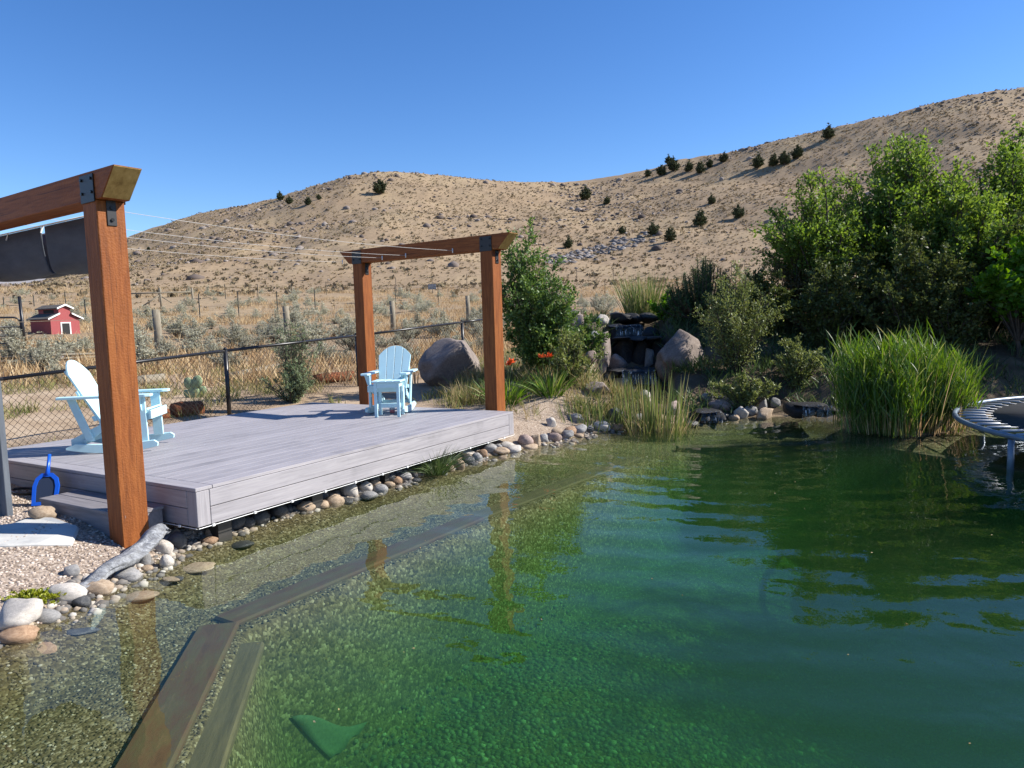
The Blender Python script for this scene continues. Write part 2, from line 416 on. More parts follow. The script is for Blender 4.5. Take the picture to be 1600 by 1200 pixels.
mat_leaf('leaf_lime', [(0, (.16, .2, .015)), (.5, (.3, .34, .03)), (1, (.45, .45, .06))], .35, .5, .03)
mat_leaf('grass_green', [(0, (.045, .1, .01)), (.5, (.1, .2, .02)), (.88, (.18, .29, .035)), (1, (.36, .33, .14))], .4, .45, .05)
mat_leaf('grass_cattail', [(0, (.07, .11, .025)), (.5, (.13, .19, .045)), (.8, (.24, .27, .09)), (1, (.4, .33, .16))], .35, .5, .04)
mat_leaf('grass_dark', [(0, (.03, .06, .015)), (.5, (.06, .11, .03)), (1, (.14, .18, .07))], .3, .5, .04)
mat_leaf('grass_dry', [(0, (.3, .2, .1)), (.5, (.46, .33, .17)), (1, (.62, .49, .29))], .35, .6, .02)
mat_leaf('grass_weedy', [(0, (.1, .14, .03)), (.4, (.2, .22, .07)), (.75, (.4, .32, .16)), (1, (.55, .42, .24))], .35, .6, .02)
mat_leaf('hill_tuft', [(0, (.2, .165, .105)), (.35, (.28, .22, .138)), (.7, (.34, .262, .16)), (1, (.39, .305, .185))], .15, .8, .0)

# ------------------------------------------------------------------ mesh helpers
def mesh_np(name, verts, quads=None, tris=None, attr=None, smooth=False):
    me = bpy.data.meshes.new(name)
    verts = np.ascontiguousarray(verts, np.float32)
    nq = 0 if quads is None else len(quads); ntr = 0 if tris is None else len(tris)
    me.vertices.add(len(verts)); me.vertices.foreach_set('co', verts.ravel())
    loops = []
    if nq: loops.append(np.asarray(quads, np.int32).ravel())
    if ntr: loops.append(np.asarray(tris, np.int32).ravel())
    loops = np.concatenate(loops)
    me.loops.add(len(loops)); me.loops.foreach_set('vertex_index', loops)
    me.polygons.add(nq + ntr)
    st = np.concatenate([np.arange(nq) * 4, nq * 4 + np.arange(ntr) * 3]).astype(np.int32)
    me.polygons.foreach_set('loop_start', st)
    if smooth: me.polygons.foreach_set('use_smooth', np.ones(nq + ntr, bool))
    if attr is not None:
        a = me.attributes.new('v', 'FLOAT', 'POINT'); a.data.foreach_set('value', np.ascontiguousarray(attr, np.float32))
    me.update(calc_edges=True); me.validate()
    return me
def link(name, me, mat=None, parent=None, loc=None, rot=None, kind=None):
    o = bpy.data.objects.new(name, me); COL.objects.link(o)
    if mat and me is not None and not me.materials: me.materials.append(MATS[mat])
    if parent: o.parent = parent
    if loc is not None: o.location = loc
    if rot is not None: o.rotation_euler = rot
    if kind: o['kind'] = kind
    return o
def tag(o, label, cat, group=None):
    o['label'] = label; o['category'] = cat
    if group: o['group'] = group
    return o
def thing(name, label, cat, loc=(0, 0, 0), rz=0, group=None):
    o = bpy.data.objects.new(name, None); COL.objects.link(o)
    o.location = loc; o.rotation_euler = (0, 0, rz); o.empty_display_size = .1
    return tag(o, label, cat, group)

class MB:
    def __init__(s): s.bm = bmesh.new()
    def box(s, lo, hi, bevel=0.0, mat=None):
        bm = bmesh.new()
        bmesh.ops.create_cube(bm, size=1)
        for v in bm.verts:
            v.co = Vector([lo[i] + (v.co[i] + .5) * (hi[i] - lo[i]) for i in range(3)])
        if bevel: bmesh.ops.bevel(bm, geom=bm.edges[:], offset=bevel, segments=1, affect='EDGES')
        s._join(bm, mat); return s
    def prism(s, pts, axis, a, b, bevel=0.0, mat=None):
        """extrude polygon pts (2D) along axis from a to b; axis 0: (y,z), 1: (x,z), 2: (x,y)"""
        bm = bmesh.new()
        def P(p, t):
            return Vector({0: (t, p[0], p[1]), 1: (p[0], t, p[1]), 2: (p[0], p[1], t)}[axis])
        va = [bm.verts.new(P(p, a)) for p in pts]; vb = [bm.verts.new(P(p, b)) for p in pts]
        n = len(pts)
        bm.faces.new(va); bm.faces.new(vb[::-1])
        for i in range(n): bm.faces.new((va[i], vb[i], vb[(i + 1) % n], va[(i + 1) % n]))
        bmesh.ops.recalc_face_normals(bm, faces=bm.faces)
        if bevel: bmesh.ops.bevel(bm, geom=[e for e in bm.edges], offset=bevel, segments=1, affect='EDGES')
        s._join(bm, mat); return s
    def tube(s, pts, rad, n=8, caps=True):
        pts = [Vector(p) for p in pts]
        rads = rad if isinstance(rad, (list, tuple)) else [rad] * len(pts)
        bm = s.bm; rings = []
        for i, p in enumerate(pts):
            t = (pts[min(i + 1, len(pts) - 1)] - pts[max(i - 1, 0)]).normalized()
            a = t.orthogonal().normalized() if i == 0 else (pa - t * pa.dot(t)).normalized()
            pa = a; b = t.cross(a)
            rings.append([bm.verts.new(p + (a * math.cos(k * 2 * math.pi / n) + b * math.sin(k * 2 * math.pi / n)) * rads[i]) for k in range(n)])
        for i in range(len(rings) - 1):
            for k in range(n):
                f = bm.faces.new((rings[i][k], rings[i][(k + 1) % n], rings[i + 1][(k + 1) % n], rings[i + 1][k])); f.smooth = n > 5
        if caps:
            bm.faces.new(rings[0][::-1]); bm.faces.new(rings[-1])
        return s
    def _join(s, bm, mat=None):
        if mat is not None:
            bmesh.ops.transform(bm, matrix=mat, verts=bm.verts)
        me = bpy.data.meshes.new('tmp'); bm.to_mesh(me); bm.free(); s.bm.from_mesh(me); bpy.data.meshes.remove(me)
    def mesh(s, name):
        me = bpy.data.meshes.new(name); s.bm.to_mesh(me); s.bm.free(); return me
    def build(s, name, mat, parent=None, **k):
        return link(name, s.mesh(name), mat, parent, **k)

def rot_between(vec):
    return Vector((0, 0, 1)).rotation_difference(Vector(vec)).to_matrix().to_4x4()

# leaves: folded diamond quads
def leaves(c, d, L, W, v=None, fold=.25):
    N = len(c)
    d = d / np.linalg.norm(d, axis=1, keepdims=True)
    rv = rng.normal(size=(N, 3)); s = np.cross(d, rv); s /= np.linalg.norm(s, axis=1, keepdims=True) + 1e-9
    nn = np.cross(s, d)
    L = np.broadcast_to(L, (N,))[:, None]; W = np.broadcast_to(W, (N,))[:, None]
    V = np.empty((N, 4, 3))
    V[:, 0] = c
    V[:, 1] = c + d * L * .45 + s * W * .5 + nn * W * fold
    V[:, 2] = c + d * L
    V[:, 3] = c + d * L * .45 - s * W * .5 + nn * W * fold
    if v is None: v = rng.random(N)
    return V.reshape(-1, 3), np.arange(N * 4).reshape(N, 4), np.repeat(v, 4)
# grass blades: two quads and a tip
def blades(b, d, L, W, bend, v=None):
    N = len(b)
    d = d / np.linalg.norm(d, axis=1, keepdims=True)
    h = rng.normal(size=(N, 3)); h[:, 2] = 0; s = np.cross(d, h); s /= np.linalg.norm(s, axis=1, keepdims=True) + 1e-9
    L = np.broadcast_to(L, (N,))[:, None]; W = np.broadcast_to(W, (N,))[:, None]
    V = np.empty((N, 7, 3))
    for k, (t, wd) in enumerate(((0, .8), (.38, 1), (.72, .7))):
        p = b + d * L * t + bend * (t * t)
        V[:, 2 * k] = p - s * W * wd * .5; V[:, 2 * k + 1] = p + s * W * wd * .5
    V[:, 6] = b + d * L + bend
    i = np.arange(N)[:, None] * 7
    Q = np.concatenate([i + [0, 1, 3, 2], i + [2, 3, 5, 4]]); T = i + [4, 5, 6]
    if v is None: v = rng.random(N)
    return V.reshape(-1, 3), Q, T, np.repeat(v, 7)
def unit(N):
    u = rng.normal(size=(N, 3)); return u / np.linalg.norm(u, axis=1, keepdims=True)

# stones
ico_cache = {}
def ico(sub):
    if sub not in ico_cache:
        bm = bmesh.new(); bmesh.ops.create_icosphere(bm, subdivisions=sub, radius=1)
        bm.verts.ensure_lookup_table()
        ico_cache[sub] = (np.array([v.co[:] for v in bm.verts]), np.array([[v.index for v in f.verts] for f in bm.faces])); bm.free()
    return ico_cache[sub]
def n3(P, s):
    return (vnoise(P[:, 0] + P[:, 2] * .7, P[:, 1] - P[:, 2] * .9, s) + vnoise(P[:, 1] + 7.1, P[:, 2] + P[:, 0] * .5, s + 1))
def rock_mesh(seed, rough=.25, cuts=0, sub=3):
    V, F = ico(sub); V = V.copy()
    r = 1 + rough * n3(V * 1.3 + seed * 3.1, seed) + rough * .45 * n3(V * 3.1 + seed, seed + 7) + rough * .2 * n3(V * 7 + seed, seed + 9)
    V = V * r[:, None]
    lr = np.random.default_rng(seed)
    for _ in range(cuts):
        nrm = lr.normal(size=3); nrm /= np.linalg.norm(nrm); k = lr.uniform(.5, .8)
        e = V @ nrm - k
        V = V - np.clip(e, 0, None)[:, None] * nrm[None] * .92
    V /= np.abs(V).max(axis=0)
    return mesh_np('stone', V, None, F, smooth=True)
COBBLE = [rock_mesh(10 + i, .28) for i in range(8)]
ANGLE = [rock_mesh(40 + i, .3, 7) for i in range(8)]
rock_mats = {}
def rock_data(kind, i, mat):
    key = (kind, i, mat)
    if key not in rock_mats:
        me = (COBBLE if kind == 'c' else ANGLE)[i].copy(); me.materials.clear(); me.materials.append(MATS[mat]); rock_mats[key] = me
    return rock_mats[key]

# ================================================================== SETTING: ground
def build_terrain():
    th = np.concatenate([np.linspace(-54, 54, 380, endpoint=False), np.linspace(54, 306, 110, endpoint=False)]) * math.pi / 180
    rr = np.concatenate([np.linspace(.05, 2.2, 24, endpoint=False), np.linspace(2.2, 14, 215, endpoint=False), np.linspace(14, 60, 75, endpoint=False), np.linspace(60, 300, 110, endpoint=False), np.linspace(300, 520, 12)])
    T, RR = np.meshgrid(th, rr)
    X = RR * np.sin(T); Y = RR * np.cos(T)
    Z = H(X, Y)
    nr, nth = X.shape
    idx = np.arange(nr * nth).reshape(nr, nth)
    a = idx[:-1]; b = np.roll(idx, -1, axis=1)[:-1]; c = np.roll(idx, -1, axis=1)[1:]; d = idx[1:]
    Q = np.stack([a, d, c, b], -1).reshape(-1, 4)
    me = mesh_np('ground', np.stack([X, Y, Z], -1).reshape(-1, 3), Q, smooth=True)
    x, y = X.ravel(), Y.ravel(); r = np.hypot(x, y)
    ds = sdist(SHORE, x, y)
    zone = np.zeros((len(x), 4), np.float32); zone[:, 3] = 1
    zone[:, 0] = sstep(14, 24, r)
    zone[:, 1] = sstep(8.3, 6.6, r + .8 * vnoise(x, y, 4)) * (x < 0) + .75 * sstep(1.6, .6, np.hypot((x - .2) / 1.2, (y - 9.6) / 1.0) + .3 * vnoise(x * 2, y * 2, 8))
    zone[:, 2] = sstep(-.06, .02, ds)
    zone = np.clip(zone, 0, 1)
    at = me.color_attributes.new('zone', 'FLOAT_COLOR', 'POINT'); at.data.foreach_set('color', zone.ravel())
    mu = sstep(1.0, 1.8, x) * sstep(9.0, 9.6, y) * sstep(20, 16, y) * sstep(-.02, -.1, ds)
    mu = np.clip(np.maximum(mu, sstep(4.5, 5.5, x) * (y > 4) * sstep(22, 17, r) * (ds < -.05)), 0, 1)
    a2 = me.attributes.new('mulch', 'FLOAT', 'POINT'); a2.data.foreach_set('value', mu.astype(np.float32))
    link('ground', me, 'terrain_soil', kind='structure')
build_terrain()
# far ridge seen low on the left
def far_ridge():
    az = np.linspace(-1.3, -.3, 80)
    V = []
    for k, (r, f) in enumerate(((1400, 0), (1700, .6), (2000, 1), (2500, .2))):
        z = 2 + f * r * (.072 + .018 * np.array([vnoise(np.array([a * 9.]), np.array([1.5]), 2)[0] for a in az]) + .004 * np.sin(az * 40))
        V.append(np.stack([np.sin(az) * r, np.cos(az) * r, z], -1))
    V = np.concatenate(V); n = 80
    Q = [[k * n + i, k * n + i + 1, (k + 1) * n + i + 1, (k + 1) * n + i] for k in range(3) for i in range(n - 1)]
    mat_noise('ridge_hazed_soil', [(.3, (.2, .19, .2)), (.7, (.3, .28, .27))], .01, rough=1, bmp=0)  # greyed towards purple, distance haze painted into the soil colour
    link('hills', mesh_np('hills', V, np.array(Q)[:, ::-1], smooth=True), 'ridge_hazed_soil', kind='structure')
    # wide plain so the ground reaches the horizon
    mat_noise('plain_soil', [(.3, (.24, .19, .13)), (.7, (.33, .26, .17))], .02, rough=1, bmp=0)
    s = 9000
    link('plain', mesh_np('plain', [(-s, -s, -26), (s, -s, -26), (s, s, -26), (-s, s, -26)], [[0, 1, 2, 3]]), 'plain_soil', kind='structure')
far_ridge()

# ---- water
def build_water():
    mt, n, l, bs, out = new_mat('pond_water')
    n.remove(bs)
    v = coords(n, l, (1, 1, 1), 0)
    sx = n.new('ShaderNodeVectorMath'); sx.operation = 'SUBTRACT'
    c0 = at_z(1112, 656, 0); sx.inputs[1].default_value = (c0.x, c0.y, 0)
    l.new(v.outputs[0], sx.inputs[0])
    wv = n.new('ShaderNodeTexWave'); wv.wave_type = 'RINGS'; wv.rings_direction = 'SPHERICAL'
    wv.inputs['Scale'].default_value = .75; wv.inputs['Distortion'].default_value = 2.2; wv.inputs['Detail'].default_value = 1.5; wv.inputs['Detail Scale'].default_value = .8
    l.new(sx.outputs[0], wv.inputs['Vector'])
    n1 = noise(n, l, v, 2.2, 2, .5, .4)
    n2 = noise(n, l, v, 9, 2, .5, .3)
    # calm along the deck, livelier out in the middle
    amp = noise(n, l, v, .35, 1)
    def mm(op, a, b):
        k = n.new('ShaderNodeMath'); k.operation = op
        for s, q in ((k.inputs[0], a), (k.inputs[1], b)):
            if isinstance(q, (int, float)): s.default_value = q
            else: l.new(q, s)
        return k.outputs[0]
    h = mm('ADD', mm('MULTIPLY', wv.outputs['Fac'], .35), mm('ADD', mm('MULTIPLY', n1.outputs[0], .9), mm('MULTIPLY', n2.outputs[0], .12)))
    sep = n.new('ShaderNodeSeparateXYZ'); l.new(v.outputs[0], sep.inputs[0])
    mr = n.new('ShaderNodeMapRange'); mr.inputs[1].default_value = -2.2; mr.inputs[2].default_value = .8; mr.inputs[3].default_value = .2; mr.inputs[4].default_value = 1.0
    l.new(sep.outputs[0], mr.inputs[0])
    h = mm('MULTIPLY', h, mr.outputs[0])
    b = n.new('ShaderNodeBump'); b.inputs['Strength'].default_value = .5; b.inputs['Distance'].default_value = .02
    l.new(h, b.inputs['Height'])
    fr = n.new('ShaderNodeFresnel'); l.new(b.outputs[0], fr.inputs['Normal'])
    ge = n.new('ShaderNodeNewGeometry'); io = n.new('ShaderNodeMapRange'); io.inputs[3].default_value = 1.33; io.inputs[4].default_value = 1 / 1.33
    l.new(ge.outputs['Backfacing'], io.inputs[0]); l.new(io.outputs[0], fr.inputs[0])     # same reflectance from either side, no false total reflection
    gl = n.new('ShaderNodeBsdfGlossy'); gl.inputs['Roughness'].default_value = .0; l.new(b.outputs[0], gl.inputs['Normal'])
    tr = n.new('ShaderNodeBsdfTransparent')
    mx = n.new('ShaderNodeMixShader'); l.new(fr.outputs[0], mx.inputs[0]); l.new(tr.outputs[0], mx.inputs[1]); l.new(gl.outputs[0], mx.inputs[2])
    l.new(mx.outputs[0], out.inputs['Surface'])
    va = n.new('ShaderNodeVolumeAbsorption'); va.inputs['Color'].default_value = (.12, .66, .14, 1); va.inputs['Density'].default_value = .6
    vs = n.new('ShaderNodeVolumeScatter'); vs.inputs['Color'].default_value = (.5, 1.0, .36, 1); vs.inputs['Density'].default_value = .043
    ads = n.new('ShaderNodeAddShader'); l.new(va.outputs[0], ads.inputs[0]); l.new(vs.outputs[0], ads.inputs[1])
    l.new(ads.outputs[0], out.inputs['Volume'])
    mb = MB().box((-7, -12, -2.4), (14, 13.2, 0))
    o = mb.build('water', 'pond_water', kind='structure')
build_water()

# ---- pond timbers on the shelf edge (underwater)
def timber(p, q, wd, z0, z1, mat, label, group, name='pond_timber', side=1):
    a = at_z(*p, z1); b = at_z(*q, z1); d = (b - a); L = d.length; ang = math.atan2(d.y, d.x)
    o = MB().box((0, 0 if side > 0 else -wd, z0 - z1), (L, wd if side > 0 else 0, 0), .012).build(name, mat)
    o.location = a; o.rotation_euler = (0, 0, ang)
    return tag(o, label, 'timber', group)
g = 'submerged pond edging'
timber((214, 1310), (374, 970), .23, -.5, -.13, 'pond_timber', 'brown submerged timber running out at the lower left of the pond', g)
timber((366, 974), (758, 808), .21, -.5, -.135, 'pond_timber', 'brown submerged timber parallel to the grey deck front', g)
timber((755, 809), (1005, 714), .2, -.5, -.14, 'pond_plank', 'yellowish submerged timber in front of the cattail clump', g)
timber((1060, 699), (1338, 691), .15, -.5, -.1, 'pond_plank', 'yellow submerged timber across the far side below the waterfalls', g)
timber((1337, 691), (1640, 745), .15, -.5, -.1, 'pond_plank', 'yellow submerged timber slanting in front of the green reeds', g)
timber((318, 1290), (413, 1000), .21, -.23, -.175, 'pond_plank', 'wide olive brown plank lying under water beside the brown timber', g, 'plank', 1)
# mesh cloth corner on the pool floor
p0 = ground_hit(456, 1148); p1 = ground_hit(574, 1158); p2 = ground_hit(518, 1206)
cb = []
for i in range(9):
    for j in range(9 - i):
        a, b = i / 8, j / 8
        q = p0 * (1 - a - b) + p1 * a + p2 * b; cb.append((q.x, q.y, Hf(q.x, q.y) + .03 * math.sin(a * 7) * math.sin(b * 6 + 1) + .045))
ids = {}; k = 0
for i in range(9):
    for j in range(9 - i): ids[i, j] = k; k += 1
tr = [[ids[i, j], ids[i + 1, j], ids[i, j + 1]] for i in range(8) for j in range(8 - i)] + [[ids[i + 1, j], ids[i + 1, j + 1], ids[i, j + 1]] for i in range(7) for j in range(7 - i)]
co = link('mesh_cloth', mesh_np('mesh_cloth', cb, None, tr, smooth=True), 'green_mesh')
so_ = co.modifiers.new('s', 'SOLIDIFY'); so_.thickness = .006
tag(co, 'green triangular mesh cloth corner lying on the pool floor', 'cloth')

# ---- pebbles as stuff
OV, OF = ico(1)
def pebbles(name, P, S, mat, label, flat=.7):
    N = len(P)
    q = rng.random((N, 1)) * math.pi
    base = OV[None] * (1 + .3 * (rng.random((N, len(OV), 1)) - .5))
    sc = S[:, None, None] * np.stack([rng.uniform(.8, 1.3, N), rng.uniform(.7, 1.0, N), np.full(N, flat) * rng.uniform(.7, 1.1, N)], -1)[:, None]
    v = base * sc
    c, s = np.cos(q), np.sin(q)
    x = v[..., 0] * c - v[..., 1] * s; y = v[..., 0] * s + v[..., 1] * c
    v = np.stack([x, y, v[..., 2]], -1) + P[:, None]
    F = (OF[None] + (np.arange(N) * len(OV))[:, None, None]).reshape(-1, 3)
    at = np.repeat(rng.random(N), len(OV))
    o = link(name, mesh_np(name, v.reshape(-1, 3), None, F, at, smooth=True), mat, kind='stuff')
    o['label'] = label; o['category'] = 'gravel'
def scatter(n, x0, x1, y0, y1, cond):
    x = rng.uniform(x0, x1, n); y = rng.uniform(y0, y1, n); k = cond(x, y); x, y = x[k], y[k]
    return np.stack([x, y, H(x, y)], -1)
def seen(x, y, z, mgn=60):
    P = np.stack([x, y, z - EYE.z], -1)
    f = P @ np.array(fw); a = 800 + FPX * (P @ np.array(rt)) / f; b = 600 - FPX * (P @ np.array(up)) / f
    return (f > .3) & (a > -mgn) & (a < 1600 + mgn) & (b > -mgn) & (b < 1200 + mgn * 2)
P = scatter(60000, -4.6, -1.2, 3.0, 6.4, lambda x, y: (sdist(SHORE, x, y) < .02) & seen(x, y, y * 0 + .17))[:7000]
pebbles('pea_gravel', P, rng.uniform(.006, .014, len(P)), 'pea_gravel', 'beige pea gravel on the bank at the left')
P = scatter(120000, -3.2, 3.5, 1.8, 10.4, lambda x, y: (sdist(SHORE, x, y) > .03) & (sdist(POOL, x, y) < .02) & seen(x, y, y * 0 - .1))
P = P[np.argsort(np.hypot(P[:, 0], P[:, 1]) + rng.uniform(0, 5, len(P)))][:9000]
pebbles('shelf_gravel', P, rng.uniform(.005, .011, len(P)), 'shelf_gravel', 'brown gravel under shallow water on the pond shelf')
P = scatter(70000, -2.2, 4.5, 1.5, 6.5, lambda x, y: (sdist(POOL, x, y) > .3) & seen(x, y, y * 0 - 1.2))
P = P[np.argsort(np.hypot(P[:, 0], P[:, 1]) + rng.uniform(0, 4, len(P)))][:14000]
pebbles('pool_pebbles', P, rng.uniform(.006, .034, len(P)) ** 1.0 * rng.uniform(.6, 1.1, len(P)), 'pool_pebble', 'green tinted pebbles covering the deep pool floor', .6)

# ================================================================== DECK
P1 = at_z(305, 764, .45); P2 = at_z(802, 643, .45)
ZD = .45
dv = P2 - P1; DL = dv.length; DANG = math.atan2(dv.y, dv.x); DW = 3.5
E2 = Vector((math.cos(DANG), math.sin(DANG), 0)); E1 = Vector((E2.y, -E2.x, 0))
def deck_pt(x, y, z=ZD):
    return Vector((P1.x, P1.y, 0)) + E2 * x - E1 * y + Vector((0, 0, z))
deck = thing('deck', 'grey composite deck platform beside the pond', 'deck', (P1.x, P1.y, 0), DANG)
NB = 25; bw = DW / NB
bd = MB().box((.143, .0016, ZD - .025), (DL, bw - .0016, ZD), .002).mesh('board')
for i in range(NB):
    o = link('board', bd if i else bd, 'deck_board', deck); o.location = (0, i * bw, 0)
# border board along the short near edge: built along its own X
bb = MB().box((0, 0, ZD - .025), (DW, .138, ZD + .001), .003).build('border_board', 'deck_board', deck)
bb.rotation_euler = (0, 0, math.pi / 2); bb.location = (.138, 0, 0)
zt, zb = ZD - .028, .165
zm = (zt + zb) / 2
def fascia(org, ang, L, nm='fascia_board'):
    for a, b in ((zm + .0025, zt), (zb, zm - .0025)):
        o = MB().box((.112, 0, a), (L - .112, .022, b), .003).build(nm, 'deck_board', deck); o.location = org; o.rotation_euler = (0, 0, ang)
    for x in (.001, L - .109):
        t = MB().box((0, 0, 0), (zt - zb, .024, .108), .003).build('corner_trim', 'deck_board', deck)
        # grain vertical: local X up
        t.matrix_local = Matrix.Translation(org) @ Matrix.Rotation(ang, 4, 'Z') @ Matrix.Translation((x, 0, zb)) @ Matrix(((0, 0, 1, 0), (0, 1, 0, 0), (1, 0, 0, 0), (0, 0, 0, 1)))
fascia(Vector((0, -.002, 0)), 0, DL)                       # pond side
fascia(Vector((.002, DW, 0)), -math.pi / 2, DW)             # near short side
fascia(Vector((DL, 0, 0)), math.pi / 2, DW)                 # far short side
fascia(Vector((DL, DW, 0)), math.pi, DL)                    # fence side
MB().box((.4, .45, -.05), (DL - .3, DW - .4, ZD - .03)).build('underframe_shade', 'underdeck_shade', deck)  # frame block coloured near-black to stand in for shade under the boards
for i in range(5):
    MB().box((.25 + i * .95, .12, -.2), (.37 + i * .95, .24, .2)).build('pier', 'underdeck_shade', deck)
# light strip under the fascia edge
ls = thing('light_strip', 'thin white clipped light strip along the bottom edge of the deck', 'light strip', (P1.x, P1.y, 0), DANG)
MB().tube([(0, -.01, zb - .008), (DL, -.01, zb - .008)], .003, 5).build('strip', 'strip_white', ls)
MB().tube([(-.008, 0, zb - .008), (-.008, DW, zb - .008)], .003, 5).build('strip', 'strip_white', ls)
ck = MB().box((-.012, -.006, -.009), (.012, .006, .009), .002).mesh('clip')
for i in range(12):
    o = link('clip', ck, 'strip_white', ls); o.location = (.12 + i * .37, -.013, zb - .008)
for i in range(7):
    o = link('clip', ck, 'strip_white', ls); o.location = (-.011, .2 + i * .47, zb - .008); o.rotation_euler = (0, 0, math.pi / 2)

# ================================================================== PERGOLAS
BANG = math.atan2(-.57, .82)       # beam direction
BD = Vector((math.cos(BANG), math.sin(BANG), 0)); BN = Vector((-BD.y, BD.x, 0))   # BN points away from camera
ZB0, ZB1, PW = 2.475, 2.665, .19
def pergola(name, label, org, zfoot, posts, x0, x1):
    """org at ground under the right-hand post; posts: x offsets along the beam"""
    t = thing(name, label, 'pergola', (org.x, org.y, 0), BANG)
    h = PW / 2
    pm = {}
    for x in posts:
        o = MB().box((-h, -h, zfoot), (h, h, ZB0), .006).build('post', 'timber_post', t); o.location = (x, 0, 0)
        # plates over the joint, both long faces, and straps on the short faces
        for s in (-1, 1):
            pl = MB().box((x - .093, s * (h + .006) - .004, ZB0 - .015), (x + .093, s * (h + .006) + .004, ZB1 - .02), .002)
            pl = pl.build('bracket', 'black_metal', t)
            for bx in (-.065, .065):
                for bz in (.05, .14):
                    MB().tube([(x + bx, s * (h + .006), ZB0 + bz), (x + bx, s * (h + .02), ZB0 + bz)], .011, 6).build('bolt', 'bolt_metal', pl)
            st = MB().box((x + s * (h + .004) - .004, -.032, ZB0 - .17), (x + s * (h + .004) + .004, .032, ZB0 - .001), .002).build('strap', 'black_metal', t)
            for bz in (.05, .13):
                MB().tube([(x + s * h, 0, ZB0 - bz), (x + s * (h + .018), 0, ZB0 - bz)], .012, 6).build('bolt', 'bolt_metal', st)
    c = .19
    b = MB().prism([(x0 + c, ZB0), (x1 - c, ZB0), (x1, ZB1), (x0, ZB1)], 1, -h, h, .004).build('beam', 'timber_beam', t)
    # sawn end grain on the mitred ends
    for xa, xb in ((x1 - c, x1), (x0 + c, x0)):
        s = 1 if xb > xa else -1
        e = MB().prism([(xa + s * .003, ZB0 + .004), (xb - s * .006, ZB1 - .005), (xb - s * .006 + s * .004, ZB1 - .008), (xa + s * .003 + s * .008, ZB0 + .004)], 1, -h + .006, h - .006).build('end_grain', 'timber_end', b)
    return t
pc = at_z(765, 640.5, ZD) + E2 * .14; pb = at_z(561, 629.5, ZD) + E2 * .14
BSP = (Vector(pc[:2]) - Vector(pb[:2])).length
pergola('pergola', 'two post brown timber pergola frame at the far end of the deck', pc, .25, (0, -BSP), -BSP - .36, .37)
pa = at_z(199, 826, .19) + Vector((-.02, .06, 0))
pergola('pergola', 'large brown timber pergola post and beam in front of the near deck corner', pa, .05, (0, -2.55), -2.95, .36)
# cables between the beams
def beam_pt(o, x, y, z): return Vector((o.x, o.y, 0)) + BD * x + BN * y + Vector((0, 0, z))
for i, px in enumerate((534, 597, 634, 707)):
    # distance along the far beam that lands at that column
    best = min(np.linspace(-BSP - .3, .3, 400), key=lambda x: abs((lambda q: 800 + FPX * ((q - EYE).dot(rt)) / ((q - EYE).dot(fw)) - px)(beam_pt(pc, x, -.1, 2.52))))
    a = beam_pt(pc, best, -.1, 2.51); b = beam_pt(pa, best, .1, 2.53)
    pts = [a.lerp(b, k / 10) - Vector((0, 0, .05 * (1 - (k / 5 - 1) ** 2))) for k in range(11)]
    cb_ = thing('shade_cable', ['pale cable ending at the left bracket of the far pergola beam', 'pale cable ending left of the middle of the far beam', 'pale cable ending at the middle of the far pergola beam', 'pale cable ending on the right half of the far pergola beam'][i], 'cable', a, 0, 'cables strung between the pergola beams')
    MB().tube([p - a for p in pts], .0022, 5).build('wire', 'cable', cb_)
    MB().tube([Vector((0, 0, -.03)), Vector((0, 0, .03))], .008, 6).build('eye_bolt', 'strip_white', cb_)
# gathered shade fabric under the near beam
sh = thing('shade_canopy', 'dark grey folded shade fabric gathered under the near pergola beam', 'shade canopy', (pa.x, pa.y, 0), BANG)
def fabric(x0, x1, y0, y1, dz, name):
    prof = []
    N = 22
    for k in range(N + 1):
        u = k / N
        y = y0 + (y1 - y0) * (.5 - .5 * math.cos(math.pi * u)); z = 2.44 - dz * math.sin(math.pi * u) ** .55
        prof.append((y, z))
    V, Q = [], []
    M = 30
    for i in range(M + 1):
        x = x0 + (x1 - x0) * i / M
        for k, (y, z) in enumerate(prof):
            s = math.sin(math.pi * k / N)
            V.append((x, y + .012 * s * math.sin(x * 9 + k * .4), z + .012 * s * math.sin(x * 5 + k * .7)))
    W = N + 1
    for i in range(M):
        for k in range(N): Q.append((i * W + k, (i + 1) * W + k, (i + 1) * W + k + 1, i * W + k + 1))
    o = link(name, mesh_np(name, V, Q, smooth=True), 'canopy_fabric', sh)
    md = o.modifiers.new('s', 'SOLIDIFY'); md.thickness = .006
fabric(-1.2, -.53, .12, .34, .38, 'fabric_fold'); fabric(-1.2, -.78, .34, .52, .33, 'fabric_fold')
fabric(-2.5, -1.27, .12, .33, .37, 'fabric_fold'); fabric(-2.5, -1.27, .33, .52, .34, 'fabric_fold')
for y in (.12, .34, .52):
    MB().tube([(-2.6, y, 2.45), (-.4 - y * .7, y, 2.45)], .006, 6).build('cord', 'strip_white', sh)
for x in (-1.235, -1.9):
    MB().tube([(x, .12, 2.45), (x, .1, 2.39)], .006, 5).build('clip', 'strip_white', sh)

